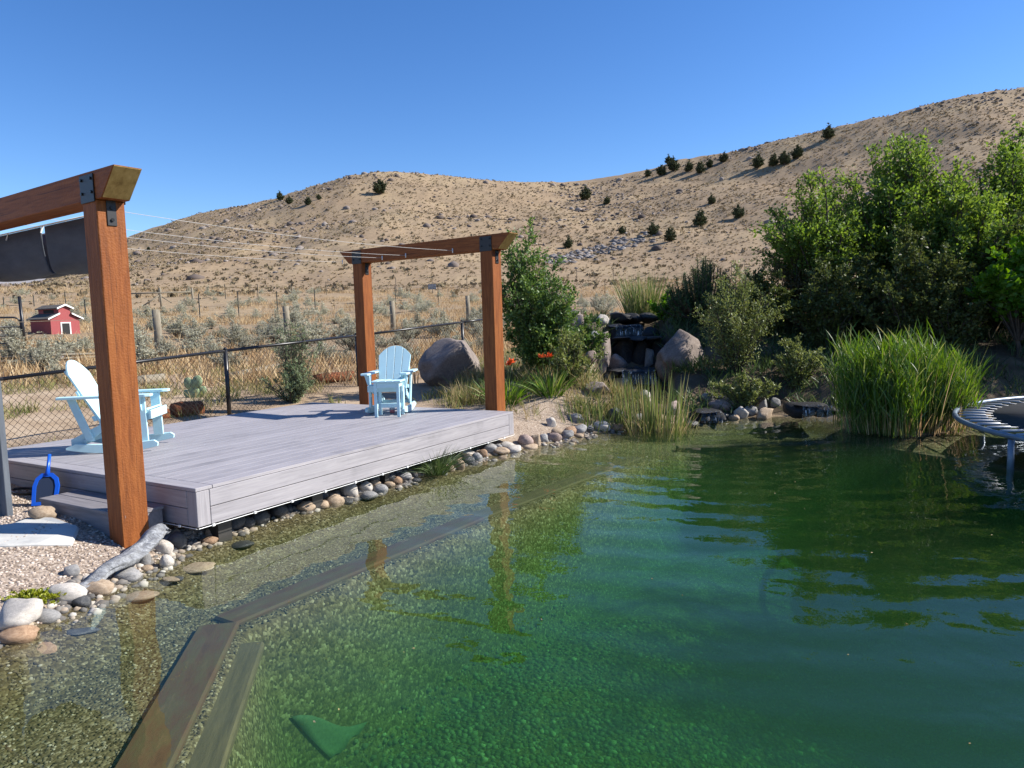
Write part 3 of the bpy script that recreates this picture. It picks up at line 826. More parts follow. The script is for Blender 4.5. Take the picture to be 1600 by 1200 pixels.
# ================================================================== CHAIRS, TABLE
def arc_slat(x0, x1, ztop):
    pts = [(x0, 0)]
    pts.append((x1, 0))
    for k in range(7):
        x = x1 + (x0 - x1) * k / 6
        pts.append((x, ztop(x)))
    return pts
def make_chair(label, loc, rz, s=1.0):
    t = thing('rocking_chair', label, 'rocking chair', loc, rz, 'light blue rocking chairs on the deck'); t.scale = (s, s, s)
    m_ = 'chair_plastic'
    for sd_ in (-1, 1):
        y = sd_ * .275
        # rocker
        low = [(x, .055 * (x / .46) ** 2) for x in np.linspace(-.46, .43, 13)]
        top = [(.44, .085), (.40, .115)] + [(x, .095 + .03 * (x / .46) ** 2) for x in np.linspace(.3, -.36, 8)] + [(-.46, .075)]
        MB().prism(low + top, 1, y - .017, y + .017, .004).build('rocker', m_, t)
        # front leg
        MB().prism([(.235, .09), (.335, .1), (.325, .575), (.225, .575)], 1, y - sd_ * .034 - .014, y - sd_ * .034 + .014, .003).build('front_leg', m_, t)
        # stringer from seat front down to the rocker tail
        MB().prism([(.36, .33), (.36, .425), (-.1, .315), (-.43, .15), (-.43, .07), (-.3, .085), (-.12, .225)], 1, y - sd_ * .066 - .014, y - sd_ * .066 + .014, .003).build('seat_rail', m_, t)
        # back post
        MB().prism([(-.27, .13), (-.19, .13), (-.36, .60), (-.44, .60)], 1, y - sd_ * .034 - .014, y - sd_ * .034 + .014, .003).build('back_post', m_, t)
        # arm, broader at the front
        yo = sd_ * .285
        arm = [(-.5, yo - .045), (-.5, yo + .045), (.1, yo + .06), (.36, yo + .07), (.41, yo + .045), (.41, yo - .05), (.36, yo - .07), (.1, yo - .055)]
        MB().prism(arm, 2, .578, .606, .005).build('armrest', m_, t)
        # arm bracket
        yb = y - sd_ * .018
        MB().prism([(yb, .575), (yb + sd_ * .06, .575), (yb + sd_ * .02, .44), (yb, .42)], 0, .27, .295, .002).build('arm_bracket', m_, t)
    ss = MB().box((-.034, -.225, 0), (.034, .225, .022), .004).mesh('seat_slat')
    for k in range(6):
        u = k / 5; x = .31 - .42 * u; z = .422 - .115 * u
        o = link('seat_slat', ss, m_, t); o.location = (x, 0, z - .004); o.rotation_euler = (0, -R(14), 0)
    MB().box((.362, -.255, .335), (.384, .255, .428), .004).build('apron', m_, t)
    # back: four slats with a rounded top, leaning back
    LB = .76; HWB = .255; tilt = R(27)
    zt_ = lambda y: LB - .17 * abs(y / HWB) ** 2.2
    Mx = Matrix.Translation((-.135, 0, .29)) @ Matrix.Rotation(-tilt, 4, 'Y')
    for k in range(4):
        y0 = -HWB + k * HWB / 2 + .004; y1 = -HWB + (k + 1) * HWB / 2 - .004
        f0, f1 = y0 * .82, y1 * .82
        pts = [(f0, 0), (f1, 0)] + [(y1 + (y0 - y1) * q / 6, zt_(y1 + (y0 - y1) * q / 6)) for q in range(7)]
        MB().prism(pts, 0, 0, .022, .003, Mx).build('back_slat', m_, t)
    for z in (.06, .36, .6):
        MB().box((-.026, -.24 if z < .5 else -.2, z), (-.001, .24 if z < .5 else .2, z + .055), .003, Mx).build('back_rail', m_, t)
    MB().box((-.3, -.24, .1), (-.275, .24, .15), .003).build('stretcher', m_, t)
    return t
ca = at_z(176, 705, ZD)
make_chair('light blue rocking chair behind the near timber post, facing right', Vector((-3.8, 6.86, ZD + .002)), R(9), .9)
make_chair('light blue rocking chair facing the camera behind the side table', Vector((-1.57, 9.15, ZD + .002)), R(-93), .86)
tb = at_z(608, 651, ZD)
tt = thing('side_table', 'small light blue side table in front of the far rocking chair', 'side table', (tb.x + .0, tb.y + .06, ZD + .002), R(-3)); tt.scale = (.84, .84, .97)
for k in range(4):
    MB().box((-.215 + k * .1085, -.18, .435), (-.215 + k * .1085 + .103, .18, .458), .004).build('top_slat', 'chair_plastic', tt)
for sx_ in (-1, 1):
    for sy_ in (-1, 1):
        MB().box((sx_ * .165 - .022, sy_ * .14 - .014, 0), (sx_ * .165 + .022, sy_ * .14 + .014, .434), .003).build('leg', 'chair_plastic', tt)
    MB().box((sx_ * .165 - .012, -.125, .375), (sx_ * .165 + .012, .125, .43), .002).build('side_rail', 'chair_plastic', tt)
for sy_ in (-1, 1):
    MB().box((-.142, sy_ * .14 - .011, .37), (.142, sy_ * .14 + .011, .432), .002).build('front_rail', 'chair_plastic', tt)
MB().box((-.142, .05, .10), (.142, .128, .155), .002).build('stretcher', 'chair_plastic', tt)
cn = thing('drink_can', 'pink drink can standing under the far rocking chair seat', 'can', (tb.x - .02, tb.y + .36, ZD + .002))
MB().tube([(0, 0, 0), (0, 0, .006), (0, 0, .012), (0, 0, .118), (0, 0, .13)], [.026, .031, .034, .034, .027], 16).build('can_body', 'pink_can', cn)
MB().tube([(0, 0, .04), (0, 0, .09)], .0346, 16).build('can_label', 'white_print', cn)

# ---- step, skimmer, cabinet, flagstone
p_ = deck_pt(-.03, .34, 0)
stp = thing('deck_step', 'low grey wooden step in front of the near deck side', 'step', p_, DANG + math.pi / 2)
MB().box((0, 0, .275), (1.17, .145, .30), .003).build('tread_board', 'step_wood', stp)
MB().box((0, .15, .275), (1.17, .295, .30), .003).build('tread_board', 'step_wood', stp)
MB().box((.01, .268, .05), (1.16, .288, .274), .003).build('riser', 'step_wood', stp)
MB().box((.01, .008, .05), (.03, .267, .274), .003).build('side_panel', 'step_wood', stp)
MB().box((1.14, .008, .05), (1.16, .267, .274), .003).build('side_panel', 'step_wood', stp)
# blue leaf skimmer leaning on the deck side
q = deck_pt(-.22, 1.66, 0); zq = Hf(q.x, q.y)
sk = thing('leaf_skimmer', 'blue pool leaf skimmer head leaning against the deck beside the step', 'skimmer', (q.x, q.y, zq + .005), DANG - math.pi / 2 + R(42)); sk.scale = (.68, .8, .8)
MS = Matrix.Rotation(-R(24), 4, 'X')
fr_o = [(-.135, 0), (.135, 0), (.145, .2), (.12, .28), (.06, .33), (-.06, .33), (-.12, .28), (-.145, .2)]
fr_i = [(x * .72, .035 + y * .78) for x, y in fr_o]
bm_ = MB()
for k in range(8):
    a, b = fr_o[k], fr_o[(k + 1) % 8]; c, d = fr_i[(k + 1) % 8], fr_i[k]
    bm_.prism([a, b, c, d], 1, -.012, .012, 0, MS)
bm_.build('frame', 'blue_plastic', sk)
MB().prism(fr_i, 1, -.004, .004, 0, MS).build('net', 'net_dark', sk)
MB().tube([MS @ Vector((0, 0, .31)), MS @ Vector((0, 0, .4)), MS @ Vector((.0, 0, .53))], [.028, .02, .019], 10).build('handle', 'blue_plastic', sk)
# grey panelled screen at the left picture edge
q = at_z(22, 812, .16)
cbn = thing('wooden_screen', 'dark grey wooden panelled screen at the left picture edge', 'screen', (q.x, q.y, .1), R(150))
def cbox(lo, hi, nm, mt='grey_paint', bv=.004): return MB().box(lo, hi, bv).build(nm, mt, cbn)
CH = 1.14
for a, b in (((0, 0, .02), (.085, .045, CH)), ((.45, 0, .02), (.54, .045, CH)), ((1.015, 0, .02), (1.1, .045, CH))): cbox(a, b, 'stile')
for x0, x1 in ((.086, .449), (.541, 1.014)):
    for z0, z1 in ((.02, .17), (CH - .1, CH)): cbox((x0, .002, z0), (x1, .043, z1), 'rail')
    cbox((x0 + .001, .012, .171), (x1 - .001, .028, CH - .101), 'panel')
# flagstone
fs = zpts([(-90, 862), (-60, 830), (20, 822), (48, 812), (85, 813), (124, 820), (112, 838), (60, 846), (10, 853)], .2)
cx = sum(p[0] for p in fs) / len(fs); cy = sum(p[1] for p in fs) / len(fs)
o = MB().prism([(x - cx, y - cy) for x, y in fs], 2, -.06, 0.0, .012).build('flagstone', 'flagstone'); o.location = (cx, cy, .0)
for v in o.data.vertices: v.co.z += Hf(v.co.x + cx, v.co.y + cy) + .022
tag(o, 'flat pale flagstone set in the gravel before the step', 'flagstone')
# driftwood
dp = [(20, 946, .02, .01), (60, 934, .035, .03), (110, 921, .05, .045), (150, 905, .07, .06), (185, 884, .095, .07), (210, 862, .12, .08), (235, 843, .15, .075), (255, 830, .17, .05), (262, 826, .19, .02)]
cp = [np.array(at_z(a, b, z)) for a, b, z, r in dp]; cr = [r for *_, r in dp]
K = 60; uu = np.linspace(0, len(cp) - 1, K); cp = np.array(cp)
ctr = np.stack([np.interp(uu, range(len(cp)), cp[:, k]) for k in range(3)], -1); rad_ = np.interp(uu, range(len(cp)), cr)
ctr[:, 2] += .02 * np.sin(uu * 2.1); ctr[:, 0] += .012 * np.sin(uu * 3.3)
tg = np.gradient(ctr, axis=0); tg /= np.linalg.norm(tg, axis=1, keepdims=True)
sa_ = np.cross(tg, [0, 0, 1.]); sa_ /= np.linalg.norm(sa_, axis=1, keepdims=True); sb_ = np.cross(sa_, tg)
an = np.arange(28) * 2 * math.pi / 28
A_, U_ = np.meshgrid(an, uu)
rr_ = rad_[:, None] * (.8 + .3 * np.cos(3 * A_ + U_ * 1.1) * np.clip(np.sin(U_ * .9 + .5), 0, 1) + .5 * vnoise(A_ * 1.3 + np.sin(A_) * 2, U_ * 1.1, 3) + .35 * vnoise(np.cos(A_) * 5 + 9, U_ * 1.2 + np.sin(A_) * 5, 8))
V_ = ctr[:, None] + sa_[:, None] * (rr_ * np.cos(A_))[..., None] * 1.05 + sb_[:, None] * (rr_ * np.sin(A_))[..., None] * .8
ix_ = np.arange(K * 28).reshape(K, 28)
Q_ = np.stack([ix_[:-1], np.roll(ix_, -1, 1)[:-1], np.roll(ix_, -1, 1)[1:], ix_[1:]], -1).reshape(-1, 4)
o = link('driftwood', mesh_np('driftwood', V_.reshape(-1, 3), Q_, smooth=True), 'driftwood')
tag(o, 'grey weathered driftwood log curving along the gravel edge', 'log')

# ================================================================== STONES
Z1 = 'on the gravel at the left'; Z2 = 'at the gravel shore by the driftwood'; Z3 = 'at the waterline under the deck front'
Z4 = 'on the bank below the far deck corner'; Z5 = 'at the foot of the cattails'; Z6 = 'between the two low falls'; Z7 = 'beside the upper waterfall'; Z8 = 'lying under the shallow water at lower left'
ST = [
 (62,804,38,22,'tan','c',Z1),(108,893,28,18,'grey','a',Z1),
 (103,930,56,30,'pale','c',Z2),(124,942,30,18,'dark','c',Z2),(150,921,42,24,'tan','c',Z2),(199,902,42,20,'grey','c',Z2),(225,875,18,24,'grey','a',Z2),(229,890,18,10,'tan','c',Z2),(255,858,26,24,'pale','c',Z2),(277,848,30,28,'dark','c',Z2),(257,880,22,20,'pale','c',Z2),
 (14,970,75,42,'pale','a',Z2),(65,968,42,22,'grey','c',Z2),(20,997,52,26,'rust','c',Z2),
 (62,1002,52,30,'rust','c',Z8),(112,952,40,16,'tan','c',Z8),(118,985,48,18,'dark','a',Z8),(205,930,64,18,'tan','c',Z8),(305,890,48,14,'tan','c',Z8),(375,853,36,14,'dark','c',Z8),(276,914,18,9,'dark','c',Z8),(265,912,30,9,'tan','c',Z8),(300,860,44,12,'tan','c',Z8),
 (325,846,24,11,'rust','c',Z3),(333,834,28,20,'tan','c',Z3),(365,820,32,24,'dark','c',Z3),(404,810,32,24,'dark','c',Z3),(432,800,30,22,'dark','c',Z3),(463,784,27,22,'dark','c',Z3),(478,795,30,18,'tan','a',Z3),(503,790,20,12,'tan','c',Z3),(522,784,28,22,'tan','c',Z3),(500,778,24,16,'grey','c',Z3),(545,768,28,23,'pale','c',Z3),(540,784,24,10,'dark','c',Z3),(570,763,23,18,'pale','c',Z3),(572,777,32,14,'grey','c',Z3),(585,756,18,14,'tan','c',Z3),(594,765,26,16,'grey','c',Z3),(607,758,19,10,'tan','c',Z3),(620,752,16,13,'rust','c',Z3),(631,746,24,13,'grey','c',Z3),(648,744,12,9,'dark','c',Z3),(604,746,26,18,'dark','c',Z3),(580,749,24,18,'dark','c',Z3),(450,797,20,13,'dark','c',Z3),(385,818,24,18,'dark','c',Z3),(650,752,16,8,'dark','c',Z3),
 (727,709,32,13,'pale','a',Z4),(717,727,21,16,'tan','c',Z4),(732,721,24,14,'dark','c',Z4),(745,716,17,17,'grey','c',Z4),(755,710,16,13,'rust','c',Z4),(765,702,24,15,'grey','c',Z4),(779,699,13,10,'grey','c',Z4),(783,707,26,13,'tan','a',Z4),(793,697,22,11,'pale','c',Z4),(785,716,14,7,'tan','c',Z4),(803,703,24,11,'pale','c',Z4),(820,690,26,18,'pink','c',Z4),(839,689,18,19,'tan','a',Z4),(827,698,28,8,'tan','c',Z4),(850,686,15,13,'grey','c',Z4),(866,684,24,15,'pink','c',Z4),(869,676,18,11,'tan','c',Z4),(886,681,22,14,'grey','a',Z4),(893,675,26,14,'rust','a',Z4),(905,673,26,15,'grey','a',Z4),(862,661,17,15,'pale','a',Z4),(905,681,14,7,'tan','c',Z4),(702,733,16,10,'tan','c',Z4),(692,740,14,8,'grey','c',Z4),
 (922,672,20,12,'dark','a',Z5),(941,667,26,15,'pale','c',Z5),(966,669,22,13,'rust','c',Z5),(981,663,22,12,'tan','c',Z5),(900,655,26,14,'grey','a',Z5),(966,651,30,24,'dark','a',Z5),(1055,640,32,22,'pink','a',Z5),(968,600,27,15,'pale','a',Z5),(985,613,18,16,'pale','a',Z5),(1008,621,22,20,'pale','a',Z5),(1000,655,24,14,'grey','c',Z5),(1030,655,22,12,'tan','c',Z5),(1080,664,26,10,'dark','c',Z5),
 (1107,622,20,15,'grey','c',Z6),(1130,634,42,19,'pink','c',Z6),(1128,624,19,10,'grey','c',Z6),(1143,630,17,24,'pale','a',Z6),(1159,626,22,20,'dark','a',Z6),(1162,646,27,20,'pale','a',Z6),(1174,643,22,16,'grey','c',Z6),(1188,631,26,22,'grey','a',Z6),(1196,648,28,18,'tan','a',Z6),(1148,653,16,10,'tan','c',Z6),(1213,630,16,16,'grey','c',Z6),(1132,650,14,9,'dark','c',Z6),(1345,664,34,13,'dark','c','below the tall green reeds'),
 (942,503,24,20,'pale','a',Z7),(963,498,17,20,'tan','c',Z7),(946,515,16,12,'tan','c',Z7),(968,568,34,26,'pink','a',Z7),(1014,562,17,30,'grey','a',Z7),(925,560,24,20,'pink','a',Z7),(930,530,22,22,'grey','a',Z7),(1030,600,24,18,'dark','a',Z7),(955,590,22,14,'grey','a',Z7),
]
CW = {'tan': 'tan', 'grey': 'grey', 'pale': 'pale', 'dark': 'dark wet', 'rust': 'rust coloured', 'pink': 'pinkish brown'}
ZOFF = {}
def place_rock(px, py, wd, ht, colr, kind, zone, name='stone', label=None, mat=None, sink=.25, r=None, tilt=True, group=None, cat='stone'):
    b = at_r(px, py + ht * .5, r) if r else ground_hit(px, py + ht * .42)
    dist = (b - EYE).dot(fw); s = FPX / dist
    W, Hh = wd / s, ht / s
    me = rock_data(kind, random.randrange(8), mat or 'rock_' + colr)
    o = link(name, me)
    dep = W * random.uniform(.7, .95)
    o.scale = (W * .54, dep * .5, Hh * .5 * (1 + sink))
    o.location = b + Vector((0, dep * .25, Hh * .5 - Hh * sink * .4))
    o.rotation_euler = (random.uniform(-.15, .15) if tilt else 0, random.uniform(-.15, .15) if tilt else 0, random.uniform(-.3, .3) + (math.pi if random.random() < .5 else 0))
    size = 'small' if wd < 20 else ('medium' if wd < 34 else 'large')
    sh_ = 'rounded' if kind == 'c' else 'angular'
    tag(o, label or f'{size} {CW[colr]} {sh_} stone {zone}', cat, group or 'stones ' + zone)
    return o
for t_ in ST:
    o = place_rock(*t_)
    if t_[6] == Z8:
        o.scale.z *= .7; o.location.z = -.035 - o.scale.z
BOULD = [rock_mesh(71, .42, 7, 4), rock_mesh(75, .55, 10, 4), rock_mesh(83, .5, 8, 4), rock_mesh(90, .5, 9, 4)]
ANGLE_SAVE = ANGLE
ANGLE = [BOULD[i % 4] for i in range(8)]; COBBLE = ANGLE
COBBLE = [rock_mesh(61, .3, 4, 4)] * 8
place_rock(706, 562, 100, 78, 'grey', 'c', '', 'boulder', 'big grey boulder in shade beside the right far pergola post', 'boulder_grey', .2, r=12.1, tilt=False, cat='boulder', group='boulders')
place_rock(1070, 558, 92, 86, 'pink', 'a', '', 'boulder', 'big pale topped boulder right of the waterfall', 'boulder', .2, r=12.6, tilt=False, cat='boulder', group='boulders')
place_rock(943, 548, 36, 58, 'pink', 'a', '', 'boulder', 'upright pinkish boulder left of the waterfall', 'boulder', .2, r=12.9, tilt=False, cat='boulder', group='boulders')
place_rock(900, 500, 26, 34, 'pink', 'a', '', 'boulder', 'pinkish boulder half hidden behind the leafy shrub', 'boulder', .2, r=13.6, tilt=False, cat='boulder', group='boulders')
place_rock(935, 608, 46, 22, 'pink', 'c', '', 'boulder', 'low brown boulder among the plants left of the cattails', 'boulder', .2, tilt=False, cat='boulder', group='boulders')

# ================================================================== WATERFALLS
def sheet(parent, a, b, h, mat='fall_water', nm='water_sheet'):
    V, Q = [], []
    for i in range(15):
        p = a.lerp(b, i / 14)
        for k in range(7):
            u = k / 6
            V.append((p.x + .01 * math.sin(i * 2.1 + k), p.y - .05 * u ** .5 - .012 * math.sin(i * 1.7), p.z - h * u))
    for i in range(14):
        for k in range(6): Q.append((i * 7 + k, (i + 1) * 7 + k, (i + 1) * 7 + k + 1, i * 7 + k + 1))
    return link(nm, mesh_np(nm, V, Q, smooth=True), mat, parent)
def mat_fall():
    mt, n, l, bs, out = new_mat('fall_water'); n.remove(bs)
    v = coords(n, l, (16, 16, 1.2), 0); t = noise(n, l, v, 2.4, 4, .6)
    r = ramp(n, [(.58, (0, 0, 0)), (.7, (1, 1, 1))]); l.new(t.outputs[0], r.inputs[0])
    tr = n.new('ShaderNodeBsdfTransparent'); gl = n.new('ShaderNodeBsdfGlossy'); gl.inputs['Roughness'].default_value = .12
    df = n.new('ShaderNodeBsdfDiffuse'); df.inputs[0].default_value = (.85, .88, .9, 1)
    m0 = n.new('ShaderNodeMixShader'); m0.inputs[0].default_value = .03; l.new(tr.outputs[0], m0.inputs[1]); l.new(gl.outputs[0], m0.inputs[2])
    m1 = n.new('ShaderNodeMixShader'); l.new(r.outputs[0], m1.inputs[0]); l.new(m0.outputs[0], m1.inputs[1]); l.new(df.outputs[0], m1.inputs[2])
    l.new(m1.outputs[0], out.inputs['Surface'])
mat_fall()
def slab_px(parent, x0, x1, y, r, thick, depth, nm='ledge', mat='black_slate'):
    a = at_r(x0, y, r); b = at_r(x1, y, r); mid = (a + b) / 2; L = (b - a).length
    for k in range(3):                       # three overlapping natural slabs
        me = rock_mesh(200 + int(y) * 3 + k, .3, 11, 3); me.materials.append(MATS[mat])
        o = link(nm, me, None, parent); f = (k - 1) * .33
        o.location = mid - parent.location + (b - a) * f + Vector((0, depth * .5 + .03 * (k % 2), -thick * .5 - .012 * (k % 2)))
        o.scale = (L * .27, depth * .5, thick * .62); o.rotation_euler = (0, random.uniform(-.04, .04), random.uniform(-.12, .12))
    return a, b
wf = thing('waterfall', 'black stepped stone waterfall on the mound above the cattails', 'waterfall', at_r(990, 600, 12.3))
for (x0, x1, y, r, th_, dep, fall) in ((962, 1026, 489, 14.6, .2, .7, 0), (955, 1008, 507, 13.9, .06, .8, .2), (964, 1036, 526, 13.3, .08, .9, 0), (962, 1028, 577, 12.5, .07, .9, .25)):
    a, b = slab_px(wf, x0, x1, y, r, th_, dep)
    if fall:
        off = Vector((0, -.01, -.01)); sheet(wf, a.lerp(b, .12) + off - wf.location, a.lerp(b, .95) + off - wf.location, fall)
for (x0, x1, y, r, th_) in ((958, 1034, 510, 14.05, .55), (966, 1044, 530, 13.6, .9), (958, 1036, 580, 12.75, .8)):
    slab_px(wf, x0, x1, y, r, th_, .5, 'backing_stone')
def low_fall(label, x0, x1, ytop, r, h):
    a = at_r(x0, ytop, r); b = at_r(x1, ytop, r)
    t = thing('low_waterfall', label, 'waterfall', (a + b) / 2, 0, 'low falls into the pond')
    L = (b - a).length
    me = rock_mesh(120 + int(x0) % 50, .35, 9, 3); me.materials.append(MATS['black_slate'])
    for xx, sc in ((-L * .35, 1), (L * .4, .9)):
        o = link('ledge', me, None, t); o.location = (xx, .42, -h * .55 - .02); o.scale = (L * .55, .45, h * .55 * sc)
    lp = rock_mesh(170 + int(x0) % 50, .25, 9, 3); lp.materials.append(MATS['black_slate'])
    o = link('lip_stone', lp, None, t); o.location = (0, .24, -.03); o.scale = (L * .62, .27, .03)
    sheet(t, a - t.location + Vector((0, -.015, 0)), b - t.location + Vector((0, -.015, 0)), h)
low_fall('small white waterfall dropping into the pond right of the cattails', 1093, 1128, 642, 10.75, .17)
low_fall('wide dim waterfall in shade left of the tall green reeds', 1252, 1305, 632, 10.6, .23)

# ================================================================== PLANTS
def tubes_np(lines, n=5):
    """lines: list of (pts Kx3, radii K). returns verts, quads"""
    V, Q = [], []; base = 0
    for pts, rad in lines:
        pts = np.asarray(pts); K = len(pts)
        t = np.gradient(pts, axis=0); t /= np.linalg.norm(t, axis=1, keepdims=True) + 1e-9
        ref = np.array([.3, .9, .2]); a = np.cross(t, ref); a /= np.linalg.norm(a, axis=1, keepdims=True) + 1e-9
        b = np.cross(t, a)
        ang = np.arange(n) * 2 * math.pi / n
        ring = pts[:, None] + (a[:, None] * np.cos(ang)[None, :, None] + b[:, None] * np.sin(ang)[None, :, None]) * np.asarray(rad)[:, None, None]
        V.append(ring.reshape(-1, 3))
        i = np.arange(K - 1)[:, None] * n; k = np.arange(n)[None]
        q = np.stack([i + k, i + (k + 1) % n, i + n + (k + 1) % n, i + n + k], -1).reshape(-1, 4) + base
        Q.append(q); base += K * n
    return np.concatenate(V), np.concatenate(Q)
def shrub_meshes(h, wx, wy, stems, twigs, per, L, W, shape=.6, low=.12, stem_r=.012, droop=0, gappy=.25, top_pow=1.0, trunk=None, skew=0.0, zmin=.45):
    """shape: height of the widest point; crown envelope filled by stems -> twigs -> leaves"""
    lines = []; C, D, Vv = [], [], []
    if trunk:
        tp = np.array([[0, 0, -.1], [.02, .01, trunk * .5], [.0, .03, trunk]]); lines.append((tp, [stem_r * 2.6, stem_r * 2.2, stem_r * 1.9]))
    for i in range(stems):
        a = rng.uniform(0, 2 * math.pi); rad = math.sqrt(rng.uniform(0.02, 1))
        z = rng.uniform(zmin, 1.0)
        env = (1 - max(0, (z - shape) / (1 - shape)) ** 1.8) if z > shape else (.55 + .45 * z / shape)
        env = max(env, .08)
        tip = np.array([math.cos(a) * rad * wx * env + skew * z, math.sin(a) * rad * wy * env, h * z * (1 + .12 * rng.normal() * (1 if z > .8 else .3))])
        b0 = np.array([math.cos(a) * .06 * wx, math.sin(a) * .06 * wy, trunk or 0])
        mid = b0 * .45 + tip * .55; mid[:2] *= rng.uniform(.6, 1.1); mid[2] *= rng.uniform(.95, 1.15)
        u = np.linspace(0, 1, 7)[:, None]
        pts = (1 - u) ** 2 * b0 + 2 * u * (1 - u) * mid + u ** 2 * tip
        pts += rng.normal(size=pts.shape) * .012 * h * u
        lines.append((pts, np.linspace(stem_r, stem_r * .25, 7)))
        tv = rng.random()
        for k in range(twigs):
            t = rng.uniform(low, 1) ** .8
            f = t * 6; i0 = min(int(f), 5); p = pts[i0] + (pts[i0 + 1] - pts[i0]) * (f - i0)
            dr = unit(1)[0]; dr[2] = abs(dr[2]) * .7 - droop; dr = dr + (pts[-1] - pts[0]) / (np.linalg.norm(pts[-1] - pts[0]) + 1e-6) * .5
            ln = h * rng.uniform(.07, .17) * (1.15 - .5 * t)
            q = p + dr * ln
            if rng.random() < .35: lines.append((np.array([p, (p + q) / 2 + unit(1)[0] * .01, q]), [stem_r * .3, stem_r * .22, stem_r * .12]))
            n = int(per * rng.uniform(1 - gappy * 2, 1 + gappy))
            if n < 1: continue
            s = rng.random((n, 1)) ** .7
            cc = p + (q - p) * s + rng.normal(size=(n, 3)) * ln * .12
            dd = dr[None] * .6 + unit(n)
            dd[:, 2] += .2 - droop
            C.append(cc); D.append(dd); Vv.append(np.clip(.25 * tv + .75 * rng.random(n), 0, 1))
    C = np.concatenate(C); D = np.concatenate(D); Vv = np.concatenate(Vv)
    n = len(C)
    LV, LQ, LA = leaves(C, D, L * rng.uniform(.6, 1.25, n), W * rng.uniform(.7, 1.2, n), Vv)
    TV, TQ = tubes_np(lines)
    return mesh_np('crown', LV, LQ, None, LA), mesh_np('branches', TV, TQ, smooth=True)
def shrub(name, label, cat, loc, mat, group=None, rz=0, bark='bark', wood='branches', **k):
    t = thing(name, label, cat, loc, rz, group)
    a, b = shrub_meshes(**k)
    link('crown', a, mat, t); link(wood, b, bark, t)
    return t
def gp(px, y, dz=-.05):
    """ground point in that photo column at depth y"""
    d = ray(px, 520); x = d.x / d.y * y
    return Vector((x, y, Hf(x, y) + dz))

shrub('leafy_shrub', 'tall dense green shrub right of the far pergola', 'shrub', gp(850, 11.6), 'leaf_shrub', h=2.1, wx=.7, wy=.65, stems=80, twigs=28, per=16, L=.062, W=.034, shape=.72, low=.03, skew=-.22, zmin=.12)
shrub('leafy_shrub', 'low light green weedy shrub between the tall shrub and waterfall', 'shrub', gp(893, 10.9), 'leaf_willow', h=.85, wx=.55, wy=.5, stems=30, twigs=16, per=9, L=.06, W=.022, shape=.5, low=.05)
shrub('willow_shrub', 'rounded olive green shrub right of the waterfall boulder', 'shrub', gp(1150, 11.7), 'leaf_willow', h=1.75, wx=.78, wy=.7, stems=46, twigs=22, per=13, L=.05, W=.018, shape=.5, low=.05)
shrub('willow_shrub', 'low bright leafed shrub above the stones between the low falls', 'shrub', gp(1165, 10.95), 'leaf_willow', h=.62, wx=.75, wy=.35, stems=30, twigs=14, per=12, L=.055, W=.02, shape=.5, low=.02)
shrub('willow_shrub', 'low pale green shrub left of the wide dim waterfall', 'shrub', gp(1245, 11.3), 'leaf_willow', h=.85, wx=.55, wy=.4, stems=28, twigs=16, per=13, L=.05, W=.02, shape=.5, low=.03)
shrub('rusty_shrub', 'brownish green shrub under the left edge of the trees', 'shrub', gp(1245, 13.4), 'leaf_rusty', h=1.5, wx=.75, wy=.6, stems=36, twigs=18, per=13, L=.06, W=.03, shape=.6, low=.05)
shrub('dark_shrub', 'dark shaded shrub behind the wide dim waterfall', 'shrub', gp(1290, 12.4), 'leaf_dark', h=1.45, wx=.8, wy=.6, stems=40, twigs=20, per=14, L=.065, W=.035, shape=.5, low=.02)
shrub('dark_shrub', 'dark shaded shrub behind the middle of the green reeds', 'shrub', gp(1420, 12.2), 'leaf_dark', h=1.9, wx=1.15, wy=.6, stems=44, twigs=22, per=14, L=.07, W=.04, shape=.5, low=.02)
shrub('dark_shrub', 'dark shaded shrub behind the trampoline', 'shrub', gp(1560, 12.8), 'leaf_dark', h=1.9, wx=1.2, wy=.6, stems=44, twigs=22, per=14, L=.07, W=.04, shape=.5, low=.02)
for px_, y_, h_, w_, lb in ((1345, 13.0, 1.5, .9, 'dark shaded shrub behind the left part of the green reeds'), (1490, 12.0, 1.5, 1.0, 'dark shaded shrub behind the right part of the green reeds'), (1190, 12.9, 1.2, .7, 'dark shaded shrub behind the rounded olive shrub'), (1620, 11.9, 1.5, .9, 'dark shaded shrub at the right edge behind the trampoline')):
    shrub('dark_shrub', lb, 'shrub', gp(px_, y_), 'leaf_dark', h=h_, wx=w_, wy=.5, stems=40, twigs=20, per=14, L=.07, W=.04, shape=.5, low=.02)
shrub('weedy_shrub', 'low green weedy plant left of the upper waterfall', 'shrub', gp(915, 12.6), 'leaf_shrub', h=.7, wx=.5, wy=.4, stems=26, twigs=16, per=10, L=.06, W=.028, shape=.5, low=.05)
shrub('weedy_shrub', 'light green leafy plant on the mound right of the waterfall top', 'shrub', gp(1040, 14.4), 'leaf_maple', h=.6, wx=.3, wy=.3, stems=24, twigs=14, per=9, L=.06, W=.035, shape=.6, low=.05)
TK = dict(wood='trunk', stem_r=.03)
shrub('fruit_tree', 'leaning fruit tree at the left edge of the tree group', 'tree', gp(1290, 13.6), 'leaf_tree', h=2.65, wx=1.1, wy=.9, stems=56, twigs=34, per=15, L=.07, W=.04, shape=.7, low=.1, trunk=.4, skew=-.35, **TK)
shrub('fruit_tree', 'tallest green fruit tree in the middle of the tree group', 'tree', gp(1410, 14.2), 'leaf_tree', h=3.35, wx=2.0, wy=1.3, stems=84, twigs=38, per=17, L=.078, W=.048, shape=.68, low=.08, trunk=.5, **TK)
